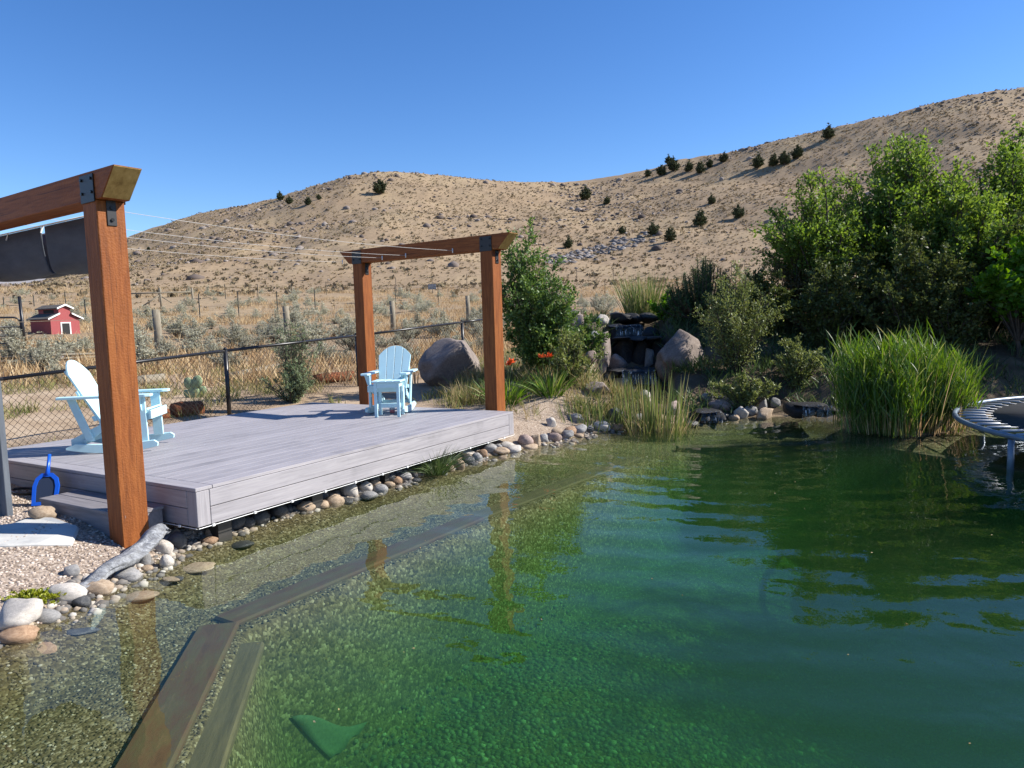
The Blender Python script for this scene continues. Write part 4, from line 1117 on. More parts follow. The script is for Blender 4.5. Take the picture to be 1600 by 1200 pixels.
shrub('fruit_tree', 'broad green fruit tree at the right picture edge', 'tree', gp(1570, 14.6), 'leaf_tree', h=3.15, wx=2.0, wy=1.3, stems=84, twigs=38, per=17, L=.078, W=.048, shape=.7, low=.08, trunk=.5, **TK)
shrub('fruit_tree', 'lower green fruit tree between the two larger fruit trees', 'tree', gp(1490, 13.3), 'leaf_tree', h=2.6, wx=1.4, wy=1.0, stems=60, twigs=36, per=16, L=.075, W=.046, shape=.68, low=.06, trunk=.4, **TK)
shrub('maple_tree', 'bright green broad leafed young tree above the trampoline', 'tree', gp(1592, 11.6), 'leaf_maple', wood='trunk', h=1.75, wx=.7, wy=.6, stems=30, twigs=18, per=9, L=.11, W=.09, shape=.7, low=.3, stem_r=.018, trunk=.3)
shrub('fruit_tree', 'unseen tree added for shade outside the right picture edge', 'tree', Vector((12.6, 11.8, Hf(12.6, 11.8))), 'leaf_tree', h=4.4, wx=2.3, wy=2.0, stems=70, twigs=32, per=15, L=.09, W=.055, shape=.65, low=.1, trunk=.6, **TK)  # out of view, put in to cast shade on the right bank
shrub('fruit_tree', 'unseen tree added to shade the trampoline from outside the picture', 'tree', Vector((12.4, 6.5, max(.1, Hf(12.4, 6.5)))), 'leaf_tree', h=6.6, wx=2.6, wy=2.4, stems=100, twigs=36, per=15, L=.12, W=.075, shape=.65, low=.1, trunk=.8, zmin=.3, wood='trunk', stem_r=.045)  # out of view, added and sized to keep sun off the trampoline

# mugo pine: upright candles of needles
def pine(loc):
    t = thing('mugo_pine', 'dark green mugo pine on the mound right of the waterfall', 'pine', loc)
    lines, B, D = [], [], []
    for i in range(150):
        a = rng.uniform(0, 2 * math.pi); rad = math.sqrt(rng.random()); z = rng.uniform(.25, 1)
        env = math.sqrt(max(.05, 1 - (z - .35) ** 2 / .5)) if z > .35 else 1
        tip = np.array([math.cos(a) * rad * .85 * env, math.sin(a) * rad * .7 * env, 1.35 * z * (1.0 - .25 * rad)])
        b0 = np.array([tip[0] * .5, tip[1] * .5, tip[2] * .35]); mid = (b0 + tip) / 2; mid[:2] *= 1.25; mid[2] -= .06
        u = np.linspace(0, 1, 5)[:, None]; pts = (1 - u) ** 2 * b0 + 2 * u * (1 - u) * mid + u ** 2 * tip
        lines.append((pts, np.linspace(.02, .008, 5)))
        n = 110
        s = rng.uniform(.35, 1, n); f = s * 4; i0 = np.minimum(f.astype(int), 3); p = pts[i0] + (pts[i0 + 1] - pts[i0]) * (f - i0)[:, None]
        ax = pts[-1] - pts[-2]; ax /= np.linalg.norm(ax)
        B.append(p); D.append(ax[None] * .8 + unit(n))
    B = np.concatenate(B); D = np.concatenate(D); n = len(B)
    v, q, a_ = leaves(B, D, rng.uniform(.06, .11, n), .009)
    link('crown', mesh_np('crown', v, q, None, a_), 'needle_pine', t)
    v, q = tubes_np(lines); link('branches', mesh_np('branches', v, q, smooth=True), 'bark', t)
pine(gp(1100, 13.9))
# grasses
def grass_clump(name, label, cat, loc, mat, N, h, spread, W, lean=.25, bendk=.25, group=None, hv=.3, sy=None, side=0, part='blades', thing_=None):
    t = thing_ or thing(name, label, cat, loc, 0, group)
    a = rng.uniform(0, 2 * math.pi, N); r_ = np.sqrt(rng.random(N))
    b = np.stack([np.cos(a) * r_ * spread, np.sin(a) * r_ * (sy or spread), np.zeros(N)], -1)
    L_ = h * rng.uniform(1 - hv, 1.08, N)
    d = np.stack([np.cos(a) * r_ * lean + rng.normal(size=N) * lean * .35, np.sin(a) * r_ * lean + rng.normal(size=N) * lean * .35, np.ones(N)], -1)
    bend = np.stack([d[:, 0], d[:, 1], -.3 * np.ones(N)], -1) * (L_ * bendk * rng.uniform(.2, 1.5, N))[:, None]
    v, q, tr_, at_ = blades(b, d, L_, W * rng.uniform(.6, 1.2, N), bend)
    if side:      # reed leaves springing from the stems
        n = N * side
        k = rng.integers(0, N, n); tt_ = rng.uniform(.3, .95, n)
        p = b[k] + d[k] / np.linalg.norm(d[k], axis=1, keepdims=True) * (L_[k] * tt_)[:, None] + bend[k] * (tt_ ** 2)[:, None]
        dd = unit(n) * .55; dd[:, 2] = np.abs(dd[:, 2]) + .75
        bb_ = dd * .1; bb_[:, 2] = -.05
        v2, q2, t2, a2 = blades(p, dd, h * rng.uniform(.16, .3, n), W * 1.5, bb_)
        q = np.concatenate([q, q2 + len(v)]); tr_ = np.concatenate([tr_, t2 + len(v)]); v = np.concatenate([v, v2]); at_ = np.concatenate([at_, a2])
    link(part, mesh_np(part, v, q, tr_, at_), mat, t)
    return t
t_ = thing('reed_clump', 'dense tall bright green reed clump beside the trampoline', 'reeds', gp(1426, 9.05, -.08))
for k in range(26):
    xo = rng.uniform(-.7, .7); yo = rng.uniform(-.4, .45)
    hk = rng.uniform(1.0, 1.32) * (1 - .38 * max(0, (xo - .1) / .76)) * (.93 if xo < -.6 else 1)
    N = 66
    a = rng.uniform(0, 6.28, N); r_ = np.sqrt(rng.random(N)) * .24
    b = np.stack([xo + np.cos(a) * r_, yo + np.sin(a) * r_, np.zeros(N)], -1)
    L_ = hk * rng.uniform(.55, 1.06, N)
    d = np.stack([rng.normal(size=N) * .07 + .04 * xo, rng.normal(size=N) * .07, np.ones(N)], -1); bend = np.stack([rng.normal(size=N) * .06, rng.normal(size=N) * .06, -.02 * np.ones(N)], -1)
    v, q, tr_, at_ = blades(b, d, L_, .008, bend)
    n = N * 8; kk = rng.integers(0, N, n); tt_ = rng.uniform(.22, .95, n)
    p = b[kk] + d[kk] / np.linalg.norm(d[kk], axis=1, keepdims=True) * (L_[kk] * tt_)[:, None] + bend[kk] * (tt_ ** 2)[:, None]
    dd = unit(n) * .5; dd[:, 2] = np.abs(dd[:, 2]) + .8
    bb_ = dd * .06; bb_[:, 2] = -.04
    v2, q2, t2, a2 = blades(p, dd, rng.uniform(.16, .34, n), rng.uniform(.007, .014, n), bb_)
    q = np.concatenate([q, q2 + len(v)]); tr_ = np.concatenate([tr_, t2 + len(v)]); v = np.concatenate([v, v2]); at_ = np.concatenate([at_, a2])
    link('stems', mesh_np('stems', v, q, tr_, at_), 'grass_green', t_)
grass_clump('', '', '', None, 'grass_dry', 420, .42, .8, .009, .3, .2, hv=.6, sy=.5, thing_=t_, part='dry_stems')
grass_clump('', '', '', None, 'grass_weedy', 150, 1.25, .75, .007, .22, .25, hv=.5, sy=.45, thing_=t_, part='dead_stems')
t_ = grass_clump('cattail_clump', 'thin upright cattail clump at the pond edge before the waterfall', 'reeds', gp(1020, 9.95, -.1), 'grass_cattail', 170, 1.0, .5, .017, .12, .1, hv=.5, sy=.25)
grass_clump('', '', '', None, 'grass_weedy', 240, .5, .55, .012, .4, .3, hv=.5, sy=.3, thing_=t_, part='dry_blades')
grass_clump('cattail_clump', 'short sparse cattail clump left of the taller cattails', 'reeds', gp(925, 9.9, -.1), 'grass_cattail', 110, .6, .45, .014, .25, .2, hv=.6, sy=.22)
grass_clump('ornamental_grass', 'tall feathery ornamental grass above the waterfall', 'grass', gp(1003, 15.4), 'grass_cattail', 420, 1.15, .3, .014, .3, .2, hv=.4)
grass_clump('ornamental_grass', 'dry orange tinted grass behind the mugo pine', 'grass', gp(1068, 16.2), 'grass_dry', 300, 1.1, .35, .012, .3, .2, hv=.4)
q = at_z(680, 740, .0)
grass_clump('sedge_tuft', 'dark green sedge tuft growing at the deck waterline', 'grass', (q.x, q.y + .06, -.02), 'grass_dark', 330, .4, .11, .006, .8, .55, hv=.55)
# daylilies under the tall shrub
for i, (px, y, lb) in enumerate(((858, 10.5, 'orange daylily plant right of centre below the tall shrub'), (786, 10.3, 'orange daylily plant beside the right far pergola post'))):
    t_ = grass_clump('daylily', lb, 'flower', gp(px, y), 'grass_green', 130, .55, .16, .02, .6, .5, group='orange daylilies')
    for k in range(2 if i == 0 else 3):
        x, yy = rng.uniform(-.12, .12), rng.uniform(-.15, 0); hz = rng.uniform(.6, .72)
        MB().tube([(x * .3, yy * .3, 0), (x * .7, yy * .7, hz * .6), (x, yy, hz)], .005, 5).build('stalk', 'leaf_shrub', t_)
        c = np.repeat(np.array([[x, yy, hz]]), 12, 0); dd = unit(12); dd[:, 2] = abs(dd[:, 2]) * .5 + .3
        v, qd, at_ = leaves(c, dd, .085, .04)
        link('flower', mesh_np('flower', v, qd, None, at_), 'lily_orange', t_)
# lime groundcover at the left shore
q = ground_hit(40, 948)
shrub('groundcover_plant', 'bright yellow green creeping plant on the stones at the left edge', 'plant', q + Vector((0, .05, -.01)), 'leaf_lime', h=.08, wx=.26, wy=.14, stems=60, twigs=9, per=7, L=.016, W=.013, shape=.5, low=.05, stem_r=.0015)
# plants along the chain link fence
shrub('fence_shrub', 'dark grey green wispy shrub in front of the chain link fence', 'shrub', gp(462, 11.35), 'leaf_sage_green', h=1.3, wx=.42, wy=.35, stems=34, twigs=16, per=8, L=.05, W=.012, shape=.7, low=.1)
shrub('fence_shrub', 'pale green feathery weed behind the deck edge by the fence', 'shrub', gp(450, 11.0), 'leaf_sage_green', h=.62, wx=.5, wy=.2, stems=34, twigs=14, per=12, L=.045, W=.014, shape=.8, low=.02)

# weeds and dry grass as ground cover (uncountable)
def grass_stuff(name, label, pts, mat, hmin, hmax, W, per=6, spread=.05, lean=.6):
    N = len(pts); b = np.repeat(pts, per, 0) + np.concatenate([rng.normal(size=(N * per, 2)) * spread, np.zeros((N * per, 1))], 1)
    hh = np.repeat(rng.uniform(hmin, hmax, N), per) * rng.uniform(.6, 1.1, N * per)
    d = np.concatenate([rng.normal(size=(N * per, 2)) * lean * .5, np.ones((N * per, 1))], 1)
    bend = np.concatenate([d[:, :2], -.2 * np.ones((N * per, 1))], 1) * (hh * .3)[:, None]
    v, q, t, a = blades(b, d, hh, W, bend, np.clip(np.repeat(rng.random(N), per) * .7 + .3 * rng.random(N * per), 0, 1))
    o = link(name, mesh_np(name, v, q, t, a), mat, kind='stuff'); o['label'] = label; o['category'] = 'grass'
deck_in = lambda x, y: (((x - P1.x) * E2.x + (y - P1.y) * E2.y > -.5) & ((x - P1.x) * E2.x + (y - P1.y) * E2.y < DL + .25) & (-(x - P1.x) * E1.x - (y - P1.y) * E1.y > -.3) & (-(x - P1.x) * E1.x - (y - P1.y) * E1.y < DW + .1))
P = scatter(9000, -9, 1.8, 7.2, 15, lambda x, y: (~deck_in(x, y)) & (sdist(SHORE, x, y) < -.35) & (vnoise(x * 1.1, y * 1.1, 77) > .02))[:1500]
grass_stuff('weed_grass', 'mixed dry and green weeds around the fence and deck', P, 'grass_weedy', .07, .26, .009, 7)
P = scatter(40000, 1.0, 9.5, 9.6, 16, lambda x, y: (sdist(SHORE, x, y) < -.12) & (vnoise(x * 2, y * 2, 33) > -.2) & (np.abs(x - .172 * y) > .5))[:2600]
grass_stuff('bank_weeds', 'dark green weeds covering the shaded bank', P, 'grass_dark', .1, .34, .014, 7, .08, .9)
P = scatter(20000, -.9, 2.1, 9.2, 12.3, lambda x, y: (~deck_in(x, y)) & (sdist(SHORE, x, y) < -.3) & (vnoise(x * 2, y * 2, 70) > .0) & (np.hypot(x - .2, (y - 9.6)) > .8))[:700]
grass_stuff('weed_grass', 'dry tan grass and weeds under the tall shrub', P, 'grass_weedy', .1, .4, .009, 8)
P = scatter(90000, -60, 26, 12.5, 85, lambda x, y: (vnoise(x * .22, y * .22, 12) > -.05) & (np.abs(x) < y * .85 + 2) & (rng.random(len(x)) < 16 / np.maximum(16, np.hypot(x, y))))[:15000]
grass_stuff('dry_grass', 'golden dry grass on the flat behind the fence', P, 'grass_dry', .18, .5, .02, 6, .16)

# sagebrush individuals on the flat
def sage_mesh(seed):
    st, tw, pr = 34, 10, 12
    a, b = shrub_meshes(h=1.0, wx=.75, wy=.75, stems=st, twigs=tw, per=pr, L=.07, W=.022, shape=.5, low=.3, stem_r=.014)
    return a, b
SG = [sage_mesh(i) for i in range(6)]
for a, b in SG: a.materials.append(MATS['leaf_sage']); b.materials.append(MATS['bark'])
shed_p = at_r(100, 525, 34)
cnt = 0; placed = []
while cnt < 200:
    px = random.uniform(-20, 960); r_ = 15.5 * (78 / 15.5) ** random.random()
    d = ray(px, 500); k = r_ / math.hypot(d.x, d.y); x, y = d.x * k, d.y * k
    if px > 760 and r_ < 24: continue
    if abs(px - 100) < 70 and 28 < r_ < 40 and not (abs(px - 100) < 26 and r_ < 31): continue
    sz = random.uniform(.42, .95)
    if any((x - a) ** 2 + (y - b) ** 2 < (.55 * (sz + c)) ** 2 for a, b, c in placed): continue
    placed.append((x, y, sz))
    z = Hf(x, y); v_ = random.randrange(6)
    zone_ = 'left of the near timber post' if px < 165 else 'between the pergolas' if px < 545 else 'inside the far pergola frame' if px < 760 else 'above the leafy shrub'
    dist_ = 'close behind the field fence' if r_ < 26 else 'on the dry flat' if r_ < 50 else 'near the foot of the hill'
    size_ = 'large' if sz > .78 else 'medium' if sz > .6 else 'small'
    t_ = thing('sagebrush', f'{size_} sagebrush {dist_} {zone_}', 'shrub', (x, y, z - .06), random.uniform(0, 6.28), 'sagebrush ' + dist_)
    t_.scale = (sz * random.uniform(.9, 1.3), sz * random.uniform(.9, 1.3), sz * random.uniform(.75, 1.05))
    link('crown', SG[v_][0], None, t_)
    if r_ < 40: link('branches', SG[v_][1], None, t_)
    cnt += 1
# brush, tufts and rocks on the hillside
def hill_points(n, px0, px1, r0, r1, pw=1.0):
    px = rng.uniform(px0, px1, n); r_ = r0 + (r1 - r0) * rng.random(n) ** pw
    a = (px - 800) / FPX
    dx = fw.x + rt.x * a + up.x * .15; dy = fw.y + rt.y * a + up.y * .15; h = np.hypot(dx, dy)
    x, y = dx / h * r_, dy / h * r_
    return np.stack([x, y, H(x, y)], -1)
def tufts(name, label, P, S, mat, cat, vv):
    N = len(P); per = 7
    c = np.repeat(P, per, 0) + rng.normal(size=(N * per, 3)) * np.repeat(S, per)[:, None] * np.array([.3, .3, .05])
    d = rng.normal(size=(N * per, 3)); d[:, 2] = np.abs(d[:, 2]) + .7
    SS = np.repeat(S, per) * rng.uniform(.6, 1.1, N * per)
    v, q, a = leaves(c, d, SS, SS * .75, np.clip(np.repeat(vv, per) + .12 * rng.normal(size=N * per), 0, 1))
    o = link(name, mesh_np(name, v, q, None, a), mat, kind='stuff'); o['label'] = label; o['category'] = cat
P = hill_points(36000, -60, 1660, 52, 262, .8)
k = fbm(P[:, 0] * .03, P[:, 1] * .03, 3, 55) + .25 * rng.normal(size=len(P)) > -.25
P = P[k]
tufts('hill_grass', 'tan bunch grass covering the hillside', P, rng.uniform(.5, 1.1, len(P)) * np.interp(np.hypot(P[:, 0], P[:, 1]), [50, 110, 180], [.18, .25, .36]), 'hill_tuft', 'grass', rng.uniform(.2, .9, len(P)))
P = hill_points(3800, -60, 1660, 70, 262, .75)
tufts('hill_brush', 'small grey brush scattered over the hillside', P, rng.uniform(.3, .65, len(P)) , 'hill_tuft', 'brush', rng.uniform(0, .25, len(P)))
P = hill_points(9000, -60, 1660, 100, 260, .8)
k = fbm(P[:, 0] * .04 + 3, P[:, 1] * .04, 3, 91) > .17
P = np.concatenate([P[k], P[~k][:600]])
OVs = rng.uniform(.15, .6, len(P)) * (1 + 1.3 * (rng.random(len(P)) > .93))
pebbles('hill_rocks', P, OVs, 'hill_rock', 'brown rocks scattered over the hillside', .75)
# pale outcrop left of the lower junipers
P = []
for a, b in ((865, 408), (885, 404), (905, 400), (925, 396), (945, 390), (965, 384), (985, 380), (1010, 372)):
    for _ in range(34):
        h_ = ground_hit(a + random.uniform(-14, 14), b + random.uniform(-9, 7), 90); P.append(h_[:])
P = np.array(P)
mat_pebble('outcrop_rock', [(0, (.12, .105, .1)), (.6, (.2, .18, .17)), (1, (.3, .275, .26))])
pebbles('rock_outcrop', P, rng.uniform(.25, .8, len(P)), 'outcrop_rock', 'pale grey rock outcrop on the lower hillside', .6)
# junipers
JM = []
for i in range(4):
    a, b = shrub_meshes(h=1.0, wx=.46, wy=.46, stems=60, twigs=14, per=8, L=.075, W=.05, shape=.55, low=.15, stem_r=.02, trunk=.1, zmin=.15)
    a.materials.append(MATS['needle_juniper']); b.materials.append(MATS['bark']); JM.append((a, b))
JUN = [(593, 304, 22), (438, 307, 13), (452, 319, 12), (481, 320, 12), (498, 312, 9), (915, 313, 20), (948, 319, 12), (1012, 276, 11), (1034, 275, 16), (1052, 268, 20), (1076, 268, 15), (1095, 271, 17), (1109, 262, 13), (1131, 254, 15), (1184, 263, 20), (1208, 260, 18), (1226, 258, 20), (1246, 248, 20), (1294, 218, 20), (1093, 354, 24), (1112, 319, 14), (1154, 341, 20), (1021, 368, 20), (1048, 377, 20), (973, 366, 13), (888, 388, 17), (1045, 257, 13), (232, 391, 6), (1597, 212, 11)]
JL = {0: 'lone grey green juniper below the rounded left summit', 5: 'dark round juniper alone under the saddle of the ridge', 6: 'small dark juniper right of the lone saddle juniper', 18: 'dark juniper alone on the right hand skyline', 19: 'dark juniper with a pale trunk above the lower pair', 21: 'dark juniper furthest right of the mid slope trees', 20: 'small dark juniper on bare mid slope', 25: 'dull green juniper at the left end of the pale outcrop', 23: 'dark round juniper at the right end of the pale outcrop', 22: 'dark juniper just left of the round outcrop juniper', 24: 'small flat dark juniper above the pale outcrop', 1: 'small dark juniper standing on the left skyline', 27: 'tiny juniper low on the left slope', 28: 'small juniper at the right picture edge', 14: 'leftmost juniper of the upper right row', 17: 'rightmost juniper of the upper right row'}
for i, (px, py, hp) in enumerate(JUN):
    b = ground_hit(px, py, 60)
    if (b - EYE).length > 300: b = ground_hit(px, py + 6, 60)
    s = hp / FPX * (b - EYE).dot(fw)
    gr = 'junipers below the left skyline' if i < 5 else 'junipers in the row on the upper right slope' if (7 <= i <= 17 or i == 26) else 'junipers on the hillside'
    t_ = thing('juniper', JL.get(i, {'junipers below the left skyline': 'small juniper among rocks below the left skyline', 'junipers in the row on the upper right slope': 'dark juniper in the row on the upper right slope'}.get(gr)), 'juniper', b - Vector((0, 0, .25)), random.uniform(0, 6), gr)
    t_.scale = (s * 1.2, s * 1.2, s * 1.05)
    a, c = JM[i % 4]; link('crown', a, None, t_); link('trunk', c, None, t_)

# ================================================================== FENCES AND FAR THINGS
# black chain link fence behind the deck
FP = []
for px, y, ytop in ((-120, 7.0, 0), (4, 7.63, 592), (352, 10.0, 548), (557, 12.5, 524.5), (722, 15.0, 503.5), (765, 15.9, 498)):
    d = ray(px, ytop or 606); q = EYE + d * (y / d.y); FP.append(q)
FP[0].z = FP[1].z - .06
cf = thing('chain_link_fence', 'black chain link fence behind the grey deck', 'fence', (FP[0].x, FP[0].y, 0))
o0 = Vector((FP[0].x, FP[0].y, 0))
for i, q in enumerate(FP):
    if i == 1: continue
    MB().tube([(q.x - o0.x, q.y - o0.y, Hf(q.x, q.y) - .15), (q.x - o0.x, q.y - o0.y, q.z + .02)], .03, 10).build('post', 'rail_black', cf)
    MB().tube([(q.x - o0.x, q.y - o0.y, q.z + .021), (q.x - o0.x, q.y - o0.y, q.z + .045)], [.033, .02], 10).build('post_cap', 'rail_black', cf)
for i in range(len(FP) - 1):
    MB().tube([FP[i] - o0, FP[i + 1] - o0], .021, 8).build('top_rail', 'rail_black', cf)
def chain(seg):
    lines_v, lines_q = [], []; base = 0
    tot = [0]
    for i in range(len(FP) - 1): tot.append(tot[-1] + (Vector(FP[i + 1][:2]) - Vector(FP[i][:2])).length)
    fx = np.array([q.x for q in FP]); fy = np.array([q.y for q in FP]); fz = np.array([q.z for q in FP]); tt_ = np.array(tot)
    pitch = .078; n = int(tot[-1] / (pitch / 2)); rows = 27
    V, Q = [], []
    rad = .0031
    for i in range(0, n):
        k = np.arange(rows)
        s = i * pitch / 2 + ((k + i) % 2) * pitch / 2
        s = np.clip(s, 0, tot[-1])
        x = np.interp(s, tt_, fx); y = np.interp(s, tt_, fy); z = np.interp(s, tt_, fz) + .035 - k * pitch * .52
        off = ((k + i) % 2) * .006
        P_ = np.stack([x, y + off, z], -1)
        # square tube ring
        dirv = np.array([fx[-1] - fx[0], fy[-1] - fy[0], 0]); dirv /= np.linalg.norm(dirv); nv = np.array([-dirv[1], dirv[0], 0])
        ring = np.stack([P_ + dirv * rad, P_ + nv * rad, P_ - dirv * rad, P_ - nv * rad], 1)
        V.append(ring.reshape(-1, 3))
        a = np.arange(rows - 1)[:, None] * 4; c = np.arange(4)[None]
        Q.append(np.stack([a + c, a + (c + 1) % 4, a + 4 + (c + 1) % 4, a + 4 + c], -1).reshape(-1, 4) + i * rows * 4)
    V = np.concatenate(V) - np.array(o0)
    o = link('wire_mesh', mesh_np('wire_mesh', V, np.concatenate(Q)), 'wire_dark', cf, kind='stuff')
chain(0)
# field fence with round wooden posts
WP = [(-25, 19, 492), (243, 20, 484), (446, 23, 478.5), (612, 28, 470), (730, 33, 462), (640, 60, 0)]
ff = thing('field_fence', 'old field fence of round weathered wooden posts and wire', 'fence', (0, 20, 0))
tops = []
for px, r_, yt in WP[:5]:
    q = at_r(px, yt, r_); z0 = Hf(q.x, q.y); tops.append(q)
    MB().tube([(q.x, q.y - 20, z0 - .2), (q.x + .02, q.y - 20, (z0 + q.z) / 2), (q.x, q.y - 20, q.z)], [.105, .1, .095], 10).build('post', 'fence_wood', ff)
for k in range(4):
    for f in (.15, .42, .7):
        a, b = tops[k], tops[k + 1]
        za = a.z - f * (a.z - Hf(a.x, a.y)); zb_ = b.z - f * (b.z - Hf(b.x, b.y))
        MB().tube([(a.x, a.y - 20.1, za), (b.x, b.y - 20.1, zb_)], .006, 4).build('wire', 'fence_wood', ff)
a = at_r(-25, 559, 18.8); b = at_r(243, 549, 19.8)
for dz in (0, .1):
    MB().tube([(a.x, a.y - 20, a.z - dz), (b.x, b.y - 20, b.z - dz * .6)], .028, 8).build('rail', 'fence_wood', ff)
# steel stake fence lines
def stakes(label, lst, name='stake_fence'):
    t = thing(name, label, 'fence', (0, 40, 0)); qs = []
    for px, yt, hp, r_ in lst:
        q = at_r(px, yt, r_); z0 = Hf(q.x, q.y); qs.append((q, z0))
        MB().prism([(-.022, -.022), (.022, -.022), (.022, .022), (-.022, .022)], 2, min(z0, q.z - hp / FPX * r_) - .1 - q.z, 0).build('stake', 't_post', t, loc=(q.x, q.y - 40, q.z))
    for k in range(len(qs) - 1):
        (p, zp), (q, zq_) = qs[k], qs[k + 1]
        for f in (.08, .5):
            MB().tube([(p.x, p.y - 40, p.z - f * (p.z - zp)), (q.x, q.y - 40, q.z - f * (q.z - zq_))], .006, 4).build('wire', 't_post', t)
    return t
stakes('near line of dark steel stakes across the sage flat', [(30, 465, 60, 30), (132, 468, 24, 42), (310, 459, 22, 44), (371, 456, 24, 45), (432, 455, 28, 46), (491, 452, 22, 48), (617, 447, 20, 52), (684, 446, 18, 54), (842, 452, 18, 56), (945, 437, 20, 60), (1045, 440, 12, 64)])
ft = stakes('far line of thin steel stakes at the foot of the hill', [(5, 464, 18, 62), (52, 462, 22, 63), (101, 456, 26, 64), (247, 448, 26, 66), (300, 449, 24, 66), (351, 444, 24, 68), (402, 444, 28, 68), (455, 441, 24, 70), (509, 440, 26, 70), (618, 434, 24, 72), (675, 432, 26, 74), (729, 428, 28, 76), (901, 420, 26, 80), (958, 418, 26, 82), (1143, 412, 26, 84), (1206, 408, 28, 84)])
# sign hung on the far line
q = at_r(675, 448, 73.6); sg = MB().box((-.42, -.02, -.27), (.42, .02, .27), .005).build('warning_sign', 'sign_face'); sg.location = q
tag(sg, 'small dark rectangular sign hanging on the far fence', 'sign')
# braced timber corner of the far fence
hb = thing('brace_frame', 'timber H shaped fence brace on the flat left of centre', 'fence brace', at_r(250, 476, 58))
for px in (250, 300):
    a = at_r(px, 450, 58); MB().tube([Vector((a.x, a.y, Hf(a.x, a.y) - .2)) - hb.location, a - hb.location], .075, 8).build('post', 'fence_wood', hb)
MB().tube([at_r(200, 459, 58) - hb.location, at_r(300, 456, 58) - hb.location], .05, 8).build('rail', 'fence_wood', hb)
MB().tube([at_r(250, 461, 58) - hb.location, at_r(222, 479, 58) - hb.location], .05, 8).build('brace', 'fence_wood', hb)
MB().tube([at_r(252, 463, 58.4) - hb.location, at_r(268, 473, 58.4) - hb.location], .04, 8).build('brace', 'fence_wood', hb)
# tube gate at the left
gq = at_r(36, 540, 26)
gt = thing('tube_gate', 'black tubular metal gate at the left picture edge', 'gate', gq)
a = at_r(30, 463, 26); MB().tube([Vector((a.x, a.y, a.z)) - gq, Vector((a.x + .05, a.y, Hf(a.x, a.y) - .2)) - gq], .045, 8).build('gate_post', 'rail_black', gt)
g0, g1 = at_r(-110, 497, 26), at_r(22, 496, 26)
gb0, gb1 = at_r(-110, 537, 26), at_r(33, 537, 26); gm = at_r(32, 503, 26)
MB().tube([g0 - gq, g1 - gq, at_r(28, 498, 26) - gq, gm - gq, gb1 - gq, gb0 - gq], .028, 8).build('gate_frame', 'rail_black', gt)
for yy in (511, 524):
    MB().tube([at_r(-110, yy, 26) - gq, at_r(33, yy, 26) - gq], .022, 8).build('gate_bar', 'rail_black', gt)
# small red barn-shaped coop
def coop():
    b = at_r(104, 527, 34); b.z = Hf(b.x, b.y) - .05
    s = 34 / FPX
    t = thing('red_coop', 'small red barn shaped coop with white trim on the sage flat', 'coop', b, R(63)); t.scale = (.78,) * 3
    W_, Dp = .74, 1.75
    # gable end faces -Y; raised centre (monitor) roof
    MB().prism([(-W_, 0), (W_, 0), (W_, .86), (.3, 1.08), (.3, 1.38), (0, 1.52), (-.3, 1.38), (-.3, 1.08), (-W_, .86)], 1, 0, Dp).build('wall', 'shed_red', t)
    for s_ in (-1, 1):
        rf = MB().prism([(s_ * .3, 1.10), (s_ * (W_ + .16), .82), (s_ * (W_ + .16), .87), (s_ * .3, 1.15)], 1, -.1, Dp + .1).build('side_roof', 'shed_roof', t)
        MB().prism([(s_ * .3, 1.09), (s_ * (W_ + .17), .80), (s_ * (W_ + .17), .88), (s_ * .3, 1.17)], 1, -.13, -.101).build('trim', 'shed_white', rf)
        tf = MB().prism([(0, 1.54), (s_ * .42, 1.36), (s_ * .42, 1.41), (0, 1.6)], 1, -.1, Dp + .1).build('top_roof', 'shed_roof', t)
        MB().prism([(0, 1.53), (s_ * .43, 1.34), (s_ * .43, 1.42), (0, 1.62)], 1, -.13, -.101).build('trim', 'shed_white', tf)
        MB().box((s_ * .301 - .003, .4, 1.16), (s_ * .301 + .003, 1.3, 1.33)).build('window', 'dark_hole', t)
    d = MB().box((-.2, -.012, 0), (.2, -.001, .62)).build('door', 'dark_hole', t)
    for lo, hi in (((-.26, -.03, 0), (-.2, -.013, .68)), ((.2, -.03, 0), (.26, -.013, .68)), ((-.199, -.03, .62), (.199, -.013, .68))): MB().box(lo, hi).build('door_trim', 'shed_white', d)
coop()
# things behind the chain link fence
q = gp(297, 11.6)
cc_ = thing('prickly_pear', 'pale green prickly pear cactus behind the chain link fence', 'cactus', q)
for (x, z, w_, h_, a) in ((0, .12, .1, .14, 0), (.06, .3, .09, .12, .35), (-.07, .28, .085, .11, -.4), (.11, .14, .08, .11, .7), (-.1, .1, .07, .1, -.8)):
    V_, F_ = ico(2); v_ = V_ * np.array([w_, .03, h_]); ca_, sa_ = math.cos(a), math.sin(a)
    v_ = np.stack([v_[:, 0] * ca_ + v_[:, 2] * sa_ + x, v_[:, 1] + random.uniform(-.02, .02), -v_[:, 0] * sa_ + v_[:, 2] * ca_ + z], -1)
    link('pad', mesh_np('pad', v_, None, F_, smooth=True), 'cactus', cc_)
def log_(label, p, q, rad, mat, name='log', grp=None):
    d = q - p
    pts = [Vector((0, 0, 0)), d * .33 + Vector((0, 0, .01)), d * .66, d]
    o = MB().tube(pts, [rad, rad * 1.05, rad * .97, rad * .92], 10).build(name, mat); o.location = p
    tag(o, label, 'log', grp); return o
log_('rusty brown log edging beside the middle chain link fence post', gp(262, 9.95, .06), gp(306, 10.25, .06), .13, 'rust')
log_('rusty brown log lying behind the left rocking chair', gp(205, 9.7, .05), gp(256, 9.9, .05), .08, 'rust')
log_('pale weathered log lying behind the fence near the cactus', gp(204, 13.0, .06), gp(252, 13.6, .06), .1, 'fence_wood')
log_('long pale timber lying on the ground behind the fence', gp(352, 13.5, .08), gp(432, 15.0, .08), .07, 'fence_wood')
